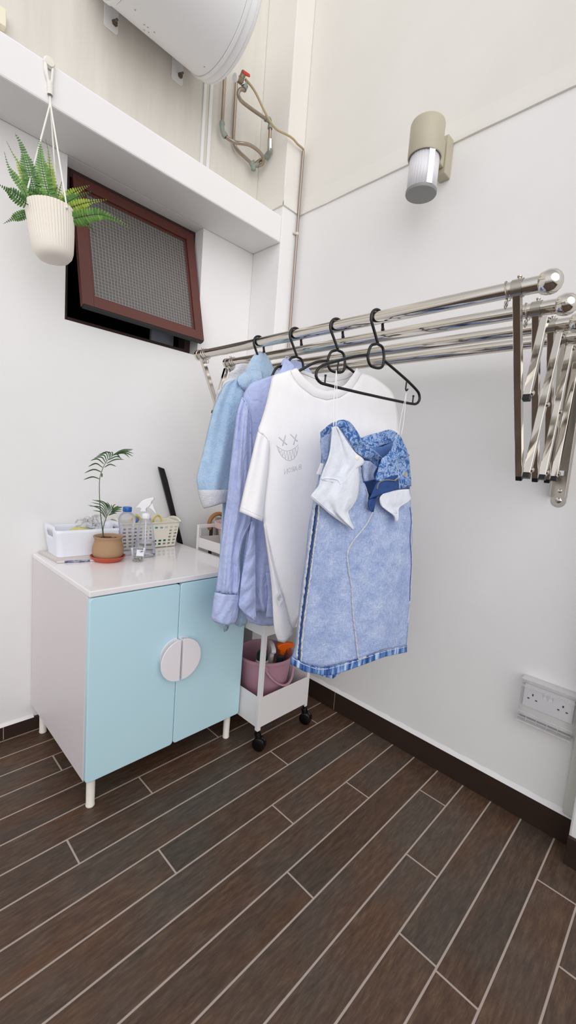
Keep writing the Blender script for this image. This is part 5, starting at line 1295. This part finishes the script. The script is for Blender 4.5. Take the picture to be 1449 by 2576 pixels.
# little cup of leaves with a paper tag
UX, UY = -0.806, -0.232
cup = thing('plastic_cup', 'tiny clear cup of dried leaves with a paper tag, front of the cabinet top', 'cup', (UX, UY, T))
mb = MB(); mb.lathe([(0, T + .001), (.018, T + .0008), (.0195, T + .002), (.0255, T + .046), (.0268, T + .0475), (.0262, T + .0485)], (UX, UY, 0), 36); mb.build('body', clear('clear_cup', '#fafafc', .09, .06), cup, smooth=60)
random.seed(11)
ML = [mat('dry_leaf_' + n, c, .8) for n, c in (('olive', '#7d7a45'), ('brown', '#6b4a35'), ('pale', '#cfc9b0'), ('green', '#5d7044'))]
mb = MB()
for k in range(60):
    mb.mi = random.randrange(4); a = random.uniform(0, 2 * PI); r = .0165 * math.sqrt(random.random()); p = V((UX + r * math.cos(a), UY + r * math.sin(a), T + .003 + random.random() * .017))
    d = V((random.gauss(0, 1), random.gauss(0, 1), random.gauss(0, .6))).normalized() * .004; e = d.orthogonal().normalized() * .002
    mb.face([mb.bm.verts.new(x) for x in (p - d, p + e, p + d, p - e)])
o = mb.build('dried_leaves', ML, cup, smooth=0, kind='stuff'); o['label'] = 'heap of dried olive and brown leaves'
mb = MB(); tg = [at(290 + a / 8.05, 1240 + b / 8.05, y=UY - .024) for a, b in ((440, 1148), (580, 1155), (570, 1282), (422, 1275))]
mb.face([mb.bm.verts.new(p) for p in tg]); tago = mb.build('paper_tag', mat('white_paper_tag', '#f3f3f7', .7), cup, smooth=0, solid=.0006, label='white paper tag with two small black letters')
mb = MB()
for i in range(3):
    p = tg[0].lerp(tg[1], .66 + i * .12).lerp(tg[3].lerp(tg[2], .66 + i * .12), .20) + V((-.0007, -.0012, 0)); q = tg[0].lerp(tg[1], .66 + i * .12).lerp(tg[3].lerp(tg[2], .66 + i * .12), .34) + V((-.0007, -.0012, 0))
    mb.tube([p, q], .0007, 4)
    if i < 2: mb.tube([p, p + (tg[1] - tg[0]) * .06], .0006, 4)
mb.build('printed_letters', M_BLACK, tago, smooth=0)
mb = MB(); mb.tube(catmull([tg[0].lerp(tg[1], .75) + V((0, 0, .0)), V((UX + .012, UY - .015, T + .052)), V((UX + .015, UY - .01, T + .06))], 8), .0006, 5); mb.build('tie', M_BLACK, cup)

# cream laundry basket with square holes
KX0, KX1, KY0, KY1, KH = -0.782, -0.540, -0.048, 0.040, .115
bk = thing('basket', 'cream plastic basket with square holes against the wall', 'basket', ((KX0 + KX1) / 2, 0, T))
M_CREAM = mat('cream_plastic', '#f5f0de', .42)
def perforated(p00, p10, p01, p11, nu, nv, hole, skip=()):
    """wall with nu x nv square holes"""
    us = [0.0]; 
    for i in range(nu): us += [(i + .5 - hole / 2) / nu, (i + .5 + hole / 2) / nu]
    us.append(1.0)
    vs_ = [0.0]
    for i in range(nv): vs_ += [.05 + .80 * (i + .5 - hole / 2) / nv, .05 + .80 * (i + .5 + hole / 2) / nv]
    vs_.append(1.0)
    P = [[mb.bm.verts.new(p00.lerp(p10, u).lerp(p01.lerp(p11, u), v)) for u in us] for v in vs_]
    for j in range(len(vs_) - 1):
        for i in range(len(us) - 1):
            if i % 2 and j % 2 and ((i - 1) // 2, (j - 1) // 2) not in skip: continue
            mb.face([P[j][i], P[j][i + 1], P[j + 1][i + 1], P[j + 1][i]])
mb = MB(); zb = T + .004; zt = T + KH; gx = .014
A0, B0, C0, D0 = V((KX0, KY0, zb)), V((KX1, KY0, zb)), V((KX1, KY1, zb)), V((KX0, KY1, zb))
A1, B1, C1, D1 = V((KX0 - gx, KY0 - .010, zt)), V((KX1 + gx, KY0 - .010, zt)), V((KX1 + gx, KY1 + .006, zt)), V((KX0 - gx, KY1 + .006, zt))
perforated(A0, B0, A1, B1, 11, 6, .58, skip=((7, 3), (8, 3), (7, 4), (8, 4), (6, 3), (6, 4), (7, 2), (8, 2), (6, 2)))
perforated(D0, C0, D1, C1, 11, 6, .52)
perforated(B0, C0, B1, C1, 4, 6, .5, skip=[(i, j) for i in range(4) for j in (4, 5)]); perforated(A0, D0, A1, D1, 4, 6, .5, skip=[(i, j) for i in range(4) for j in (4, 5)])
mb.face([mb.bm.verts.new(p) for p in (A0, B0, C0, D0)])
mb.build('lattice', M_CREAM, bk, smooth=0, merge=.0004, solid=.0022)
mb = MB()
def rim(a, b, lift=0, n=14):
    return [a.lerp(b, i / n) + V((0, 0, lift * math.sin(PI * i / n) ** .7)) for i in range(n)]
loop = rim(A1, B1) + rim(B1, C1, .016) + rim(C1, D1) + rim(D1, A1, .016)
outp = [p + (p - V((bk.location.x, -.004, p.z))).normalized() * .006 for p in loop]
inn = [V((p.x, p.y, zt - .003)) for p in loop]
mb.grid([[p for p in inn], [p for p in loop], [p for p in outp], [p - V((0, 0, .005)) for p in outp]], closed=True)
mb.build('rim', M_CREAM, bk, smooth=45, solid=.0016)
mb = MB()
for x in (KX0 + .03, KX1 - .04):
    mb.box(x, x + .008, KY0 + .004, KY0 + .012, T + .0004, zb); mb.box(x, x + .008, KY1 - .012, KY1 - .004, T + .0004, zb)
mb.build('foot', M_CREAM, bk, smooth=0)
# contents of the basket
def lump(name, c, r, sc, m, lab, cat, seed, amp=.18):
    random.seed(seed); mb = MB(); c = V(c); mb.sphere(c, r, 20, 14, sc)
    for v in mb.bm.verts:
        d = v.co - c; k = 1 + amp * math.sin(d.x * 160 + seed) * math.cos(d.z * 130 - seed) + amp * .6 * math.sin(d.y * 190 + 2 * seed); v.co = c + d * k
    return tag(mb.build(name, m, smooth=180), lab, cat)
lump('cleaning_cloth', (-0.600, -0.008, T + .045), .036, (1.05, .8, 1.0), mat('teal_cloth', '#36a3b5', .8, vary=.4, vscale=50), 'teal cloth seen through the holes at the right of the basket', 'cloth', 1)
lump('cleaning_cloth', (-0.690, -0.004, T + .045), .036, (1.1, .8, 1.0), mat('grey_blue_cloth', '#8c93a8', .8, vary=.3, vscale=50), 'grey-blue cloth seen through the middle of the basket', 'cloth', 2)
lump('cleaning_cloth', (-0.755, -0.004, T + .05), .026, (.9, .9, 1.3), mat('mauve_cloth', '#8d6a80', .8, vary=.3, vscale=50), 'mauve cloth at the left end of the basket', 'cloth', 4)
tp = MB(); tc_ = at(290 + 850 / 8.05, 1240 + 545 / 8.05, y=-.02)
tp.tube([tc_ + V((.019 * math.cos(a), .004 * math.sin(a * 2), .019 * math.sin(a))) for a in [2 * PI * i / 32 for i in range(32)]], .0036, 8, close=True)
tag(tp.build('rubber_ring', mat('yellow_rubber', '#dcc84a', .5), smooth=180), 'yellow rubber ring standing up in the basket', 'ring')
tp = MB(); tc2 = at(290 + 420 / 8.05, 1240 + 560 / 8.05, y=-.02)
tp.tube([tc2 + V((.02 * math.cos(a), .003, .02 * math.sin(a))) for a in [PI * i / 16 for i in range(17)]], .0042, 8)
tag(tp.build('rubber_ring', mat('yellow_rubber_dark', '#dcc84a', .5), smooth=180), 'yellow half ring in the basket between the water bottle and spray bottle', 'ring')
lump('blue_brush', (at(290 + 430 / 8.05, 1240 + 520 / 8.05, y=.012)), .013, (.9, .7, 1.4), mat('blue_plastic', '#6f8fd0', .5), 'small blue brush head at the basket rim behind the water bottle', 'brush', 6, .04)

# black blade-like stick leaning on the wall
s1 = at(404, 1172, y=.036); s2 = at(453, 1366, y=.036); dd = (s2 - s1).normalized()
foot = s2 + dd * ((s2.z - .002) / -dd.z); nn = V((dd.z, 0, -dd.x))
if nn.x < 0: nn = -nn
mb = MB(); g_ = []
tipL = s1 - nn * .013; tipR = s1 + nn * .012 + dd * .016
mb.prism([tipL - V((0, .006, 0)), s1 + dd * .07 - nn * .013 - V((0, .006, 0)), s2 + dd * .03 - nn * .0115 - V((0, .006, 0)), foot - nn * .011 - V((0, .006, 0)), foot + nn * .011 - V((0, .006, 0)), s2 + dd * .03 + nn * .0115 - V((0, .006, 0)), s1 + dd * .07 + nn * .0145 - V((0, .006, 0)), tipR - V((0, .006, 0))], (0, .012, 0))
tag(mb.build('broom_handle', M_BLACK, smooth=0, bevel=.002), 'long flat black handle leaning on the wall behind the cabinet', 'broom handle')

# ------------------------------------------------------------------ trolley
M_TR = mat('white_painted_steel', '#ebe7e6', .4)
TX0, TX1, TY0, TY1 = -0.4785, -0.188, -0.612, -0.128; PW = .0165
tro = thing('trolley', 'white three-tier metal trolley on black castors beside the cabinet', 'trolley', ((TX0 + TX1) / 2, (TY0 + TY1) / 2, 0))
HTOP = .822
for (x, y) in ((TX0, TY0), (TX1 - PW, TY0), (TX0, TY1 - PW), (TX1 - PW, TY1 - PW)):
    sx = 1 if x == TX0 else -1; sy = 1 if y == TY0 else -1
    mb = MB()
    xo, yo = (x if sx > 0 else x + PW), (y if sy > 0 else y + PW)
    xa, xb = sorted((xo, xo + sx * PW)); ya, yb = sorted((yo, yo + sy * .002)); mb.box(xa, xb, ya, yb, .080, HTOP)
    xa, xb = sorted((xo, xo + sx * .002)); ya, yb = sorted((yo + sy * .002, yo + sy * PW)); mb.box(xa, xb, ya, yb, .080, HTOP)
    xa, xb = sorted((xo + sx * .002, xo + sx * (PW - .003))); ya, yb = sorted((yo + sy * .002, yo + sy * (PW - .003))); mb.box(xa, xb, ya, yb, .080, HTOP)
    mb.build('post', M_TR, tro, smooth=0, bevel=.0006, bseg=1)
def tray(z0, z1, name='tray'):
    mb = MB(); x0, x1, y0, y1 = TX0 + .0025, TX1 - .0025, TY0 + .0025, TY1 - .0025; t_ = .0015
    mb.box(x0, x1, y0, y1, z0, z0 + t_)
    mb.box(x0, x0 + t_, y0, y1, z0 + t_, z1); mb.box(x1 - t_, x1, y0, y1, z0 + t_, z1)
    mb.box(x0 + t_, x1 - t_, y0, y0 + t_, z0 + t_, z1); mb.box(x0 + t_, x1 - t_, y1 - t_, y1, z0 + t_, z1)
    return mb.build(name, M_TR, tro, smooth=0)
tray(.092, .217); tray(.464, .503); tray(.722, .766)
mb = MB(); mb.box(TX0 + .0025, TX1 - .0025, TY1 - PW, TY1 - .001, HTOP - .014, HTOP - .0005); mb.build('top_rail', M_TR, tro, smooth=0, bevel=.0008)
mb = MB(); mb.box(TX0 + .0025, TX1 - .0025, TY0 + .001, TY0 + PW, HTOP - .014, HTOP - .0005); mb.build('top_rail', M_TR, tro, smooth=0, bevel=.0008)
def castor(x, y, ang):
    mb = MB(); m = Matrix.Translation((x, y, 0)) @ Matrix.Rotation(math.radians(ang), 4, 'Z')
    ax = m.to_3x3() @ V((0, 1, 0)); off = m.to_3x3() @ V((-.012, 0, 0)); c = V((x, y, .0265)) + off
    for s in (-1, 1):
        pr = [(0, .002), (.022, .002), (.0255, .004), (.0262, .009), (.0255, .0135), (.021, .016), (.008, .0165), (0, .0165)]
        mb.lathe(pr, c, 32, ax * s)
    mb.tube([c + V((0, 0, .012)), V((x, y, .058)) + off * .4, V((x, y, .070))], [.011, .0135, .0125], 12)
    mb.rod((x, y, .066), (x, y, .082), .0055, 12)
    return mb.build('castor', mat('glossy_black_castor', '#060607', .18), tro, smooth=45)
castor(TX0 + .009, TY0 + .010, 115); castor(TX1 - .009, TY0 + .010, 112); castor(TX0 + .009, TY1 - .010, 120); castor(TX1 - .009, TY1 - .010, 130)

# mauve bucket in the bottom tray
UXB, UYB = -0.335, -0.476; zb0 = .0945; zr = .322; RB = .122
bu = thing('bucket', 'dusky pink bucket full of spray bottles in the bottom tray of the trolley', 'bucket', (UXB, UYB, zb0))
M_MAUVE = mat('dusky_pink_plastic', '#b98d9c', .42)
mb = MB(); mb.lathe([(0, zb0 + .0005), (.088, zb0 + .0005), (.092, zb0 + .004), (.110, zr - .05), (.1165, zr - .012), (.1215, zr - .012), (RB + .0005, zr - .008), (RB + .0005, zr - .001), (RB - .001, zr), (.1165, zr), (.1145, zr - .004), (.108, zr - .05), (.089, zb0 + .005), (0, zb0 + .005)], (UXB, UYB, 0), 64)
mb.build('tub', M_MAUVE, bu, smooth=45)
mb = MB(); ha = math.radians(-50)
hu = V((math.cos(ha), math.sin(ha), 0)); hv = V((-math.sin(ha), math.cos(ha), 0)); hv = -hv if hv.dot(CAM - V((UXB, UYB, 0))) < 0 else hv
aa = [math.radians(228 + 104 * i / 30) for i in range(31)]
pts = [V((UXB + (.1245 + .001 * math.sin(PI * i / 30)) * math.cos(a), UYB + (.1245 + .001 * math.sin(PI * i / 30)) * math.sin(a), zr - .020 - .085 * math.sin(PI * i / 30) ** .8)) for i, a in enumerate(aa)]
mb.tube(pts, [.0034 if 4 < i < 26 else .0050 for i in range(31)], 10, flat=1.6)
for a in (aa[0], aa[-1]): mb.lathe([(.012, -.006), (.012, .006)], V((UXB + .122 * math.cos(a), UYB + .122 * math.sin(a), zr - .020)), 16, (math.cos(a), math.sin(a), 0), caps=(True, True))
mb.build('handle', M_MAUVE, bu, smooth=60)
# sticker strip on the bucket's right side
mb = MB(); sa = math.radians(-36); rows_ = []
for k in range(9):
    zz_ = zb0 + .02 + (zr - .03 - zb0 - .02) * k / 8; rr_ = .092 + (.1165 - .092) * (zz_ - zb0) / (zr - .012 - zb0) + .0012
    rows_.append([V((UXB + rr_ * math.cos(sa + d_), UYB + rr_ * math.sin(sa + d_), zz_)) for d_ in (-.10, -.05, 0, .05, .10)])
mb.grid(rows_); mb.build('label_strip', mat('silvery_sticker', '#cfc4cb', .3), bu, smooth=60, label='pale strip of sticker')
# bottles in the bucket
def sprayer(name, lab, x, y, body, headm, ang, tip=.40, lean=(0, 0)):
    t = thing(name, lab, 'spray bottle', (x, y, zb0 + .006))
    m = Matrix.Translation((x, y, zb0 + .006)) @ Matrix.Rotation(math.radians(ang), 4, 'Z') @ Matrix.Rotation(math.radians(lean[0]), 4, 'Y') @ Matrix.Rotation(math.radians(lean[1]), 4, 'X')
    mb = MB(); mb.lathe([(0, 0), (.022, 0), (.0255, .004), (.026, .12), (.0235, .155), (.014, .185), (.0125, .205)], (0, 0, 0), 28, caps=(False, True)); bmesh.ops.transform(mb.bm, matrix=m, verts=mb.bm.verts)
    mb.build('body', body, t, smooth=50)
    h0 = .200
    prof = [(-.030, h0 + .030), (-.034, h0 + .040), (-.026, h0 + .050), (.010, h0 + .058), (.050, h0 + .050), (.052, h0 + .040), (.050, h0 + .034), (.018, h0 + .028), (.013, h0), (-.013, h0), (-.014, h0 + .022)]
    mb = MB(); mb.prism([m @ V((a, -.010, b)) for a, b in prof], m.to_3x3() @ V((0, .020, 0))); mb.build('spray_head', headm, t, smooth=40, bevel=.004, bseg=3)
    mb = MB(); mb.prism([m @ V((a, -.005, b)) for a, b in ((.020, h0 + .034), (.032, h0 + .034), (.034, h0 + .010), (.044, h0 - .015), (.038, h0 - .015), (.026, h0 + .006))], m.to_3x3() @ V((0, .010, 0))); mb.build('trigger', headm, t, smooth=30, bevel=.0015)
    return t
M_ORANGE = mat('orange_plastic', '#ef6a12', .35)
sprayer('spray_bottle', 'spray bottle with an orange trigger head, right of the bucket', -0.275, -0.470, mat('orange_translucent', '#d98a66', .4), M_ORANGE, -15, lean=(6, 8))
sprayer('spray_bottle', 'spray bottle with a white head in the middle of the bucket', -0.328, -0.480, mat('milky_plastic', '#d8d4d8', .4), mat('white_sprayer', '#e9e4e4', .4), 60, lean=(-4, 4))
gb = thing('cleaner_bottle', 'yellow and red cleaner bottle with a dark green cap, left of the bucket', 'bottle', (-0.385, -0.512, zb0 + .006))
gx_, gy_ = -0.385, -0.512
mb = MB(); z = zb0 + .006; mb.lathe([(0, z), (.024, z), (.0275, z + .004), (.028, z + .15), (.028, z + .178)], (gx_, gy_, 0), 28); mb.build('body', mat('yellow_bottle', '#e0c13a', .4), gb, smooth=50)
mb = MB(); mb.lathe([(.0282, z + .178), (.0278, z + .196), (.0242, z + .212)], (gx_, gy_, 0), 28); mb.build('label_band', mat('white_red_label', '#e8e2d6', .4), gb, smooth=50, label='white band on the bottle shoulder')
mb = MB(); mb.lathe([(.0286, z + .180), (.0288, z + .186), (.0284, z + .190)], (gx_, gy_, 0), 28); mb.build('label_band', mat('red_label', '#b8402c', .4), gb, smooth=50, label='red stripe')
mb = MB(); mb.lathe([(.023, z + .208), (.0235, z + .210), (.0235, z + .236), (.018, z + .246), (0, z + .247)], (gx_, gy_, 0), 36); mb.build('cap', mat('dark_green_cap', '#143a28', .3), gb, smooth=40, label='dark green cap')
mb = MB(); mb.lathe([(0, z), (.019, z), (.022, z + .005), (.022, z + .17), (.016, z + .19), (.016, z + .21), (0, z + .212)], (-0.302, -0.535, 0), 28)
tag(mb.build('cleaner_bottle', mat('dark_teal_bottle', '#17363a', .3), smooth=45), 'dark teal bottle low in the bucket beside the orange sprayer', 'bottle')
# red basin on the middle tray
RX_, RY_, rz0 = -0.334, -0.435, .467
mb = MB(); mb.lathe([(0, rz0), (.125, rz0), (.132, rz0 + .004), (.135, rz0 + .096), (.1385, rz0 + .098), (.1385, rz0 + .102), (.132, rz0 + .103), (.128, rz0 + .006), (0, rz0 + .005)], (RX_, RY_ - .028, 0), 56)
tag(mb.build('basin', mat('red_plastic', '#b3121f', .35), smooth=45), 'red plastic basin on the middle tray of the trolley', 'basin')
# black bag at the back of the middle tray
mb = MB(); mb.box(-0.44, -0.24, -0.285, -0.165, .467, .67)
tag(mb.build('storage_pouch', mat('black_fabric', '#101112', .8, bump=.4, bscale=80), smooth=30, bevel=.02, bseg=4), 'black fabric pouch at the back of the middle tray', 'pouch')
# pink basin on the top tray
PBX, PBY, pz0 = -0.345, -0.255, .7245
mb = MB(); mb.lathe([(0, pz0), (.072, pz0), (.076, pz0 + .004), (.088, pz0 + .085), (.102, pz0 + .093), (.107, pz0 + .097), (.108, pz0 + .118), (.104, pz0 + .120), (.094, pz0 + .112), (.085, pz0 + .086), (.073, pz0 + .006), (0, pz0 + .005)], (PBX, PBY, 0), 56)
tag(mb.build('basin', mat('pale_pink_plastic', '#d9b3b3', .42), smooth=45), 'pale pink tub on the top tray of the trolley', 'tub')
# folded cart with a curved wooden handle against the wall
ct = thing('folding_cart', 'folded shopping cart with a curved brown handle, behind the trolley', 'cart', (-0.27, 0.0, 0))
hc = at(548, 1318, y=.0)
mb = MB(); mb.tube([hc + V((.052 * math.cos(a), 0, .052 * math.sin(a))) for a in [PI * 1.15 - i * PI * 1.3 / 30 for i in range(31)]], .0105, 14)
mb.build('handle', mat('varnished_wood', '#a8733f', .3, vary=.2, vscale=20), ct, smooth=60, label='curved varnished wooden handle')
mb = MB(); mb.box(hc.x - .008, hc.x + .03, -.012, .016, hc.z - .06, hc.z + .034); mb.build('hinge_plate', M_STEEL, ct, smooth=0, bevel=.003)
mb = MB()
for dx in (-.030, .055): mb.rod((hc.x + dx, .012, .004), (hc.x + dx, .012, hc.z - .01), .009, 14)
mb.build('post', mat('dark_bronze_tube', '#4a3a36', .4, .5), ct, smooth=60)
mb = MB(); mb.box(hc.x - .04, hc.x + .065, .002, .022, .30, .33); mb.build('cross_bar', M_STEEL, ct, smooth=0, bevel=.003)
# ------------------------------------------------------------------ daylight
wd = bpy.data.worlds.new('overcast_sky'); scene.world = wd; wd.use_nodes = True
nt = wd.node_tree; bg = nt.nodes['Background']
tc = nt.nodes.new('ShaderNodeTexCoord'); sp = nt.nodes.new('ShaderNodeSeparateXYZ'); nt.links.new(tc.outputs['Generated'], sp.inputs[0])
rp = nt.nodes.new('ShaderNodeValToRGB'); mr = nt.nodes.new('ShaderNodeMapRange'); mr.inputs['From Min'].default_value = -1; nt.links.new(sp.outputs['Z'], mr.inputs['Value'])
els = rp.color_ramp.elements
while len(els) < 5: els.new(.5)
for e, (p, c) in zip(els, ((0.0, (.62, .62, .62)), (.46, (.78, .78, .78)), (.52, (1.0, .98, 1.01)), (.70, (.98, .965, .99)), (1.0, (.52, .52, .54)))): e.position = p; e.color = c + (1,)
nt.links.new(mr.outputs['Result'], rp.inputs['Fac']); nt.links.new(rp.outputs['Color'], bg.inputs['Color']); bg.inputs['Strength'].default_value = 1.05
sd = bpy.data.lights.new('soft_sun', 'SUN'); sd.energy = 1.5; sd.angle = math.radians(70); sd.color = (1, .982, .975)
so = bpy.data.objects.new('soft_sun', sd); COL.objects.link(so)
so.rotation_euler = V((0.53, 0.76, -0.36)).to_track_quat('-Z', 'Y').to_euler()
vs = scene.view_settings; vs.view_transform = 'Standard'; vs.look = 'None'; vs.exposure = -0.09; vs.gamma = 1.0; vs.use_curve_mapping = False
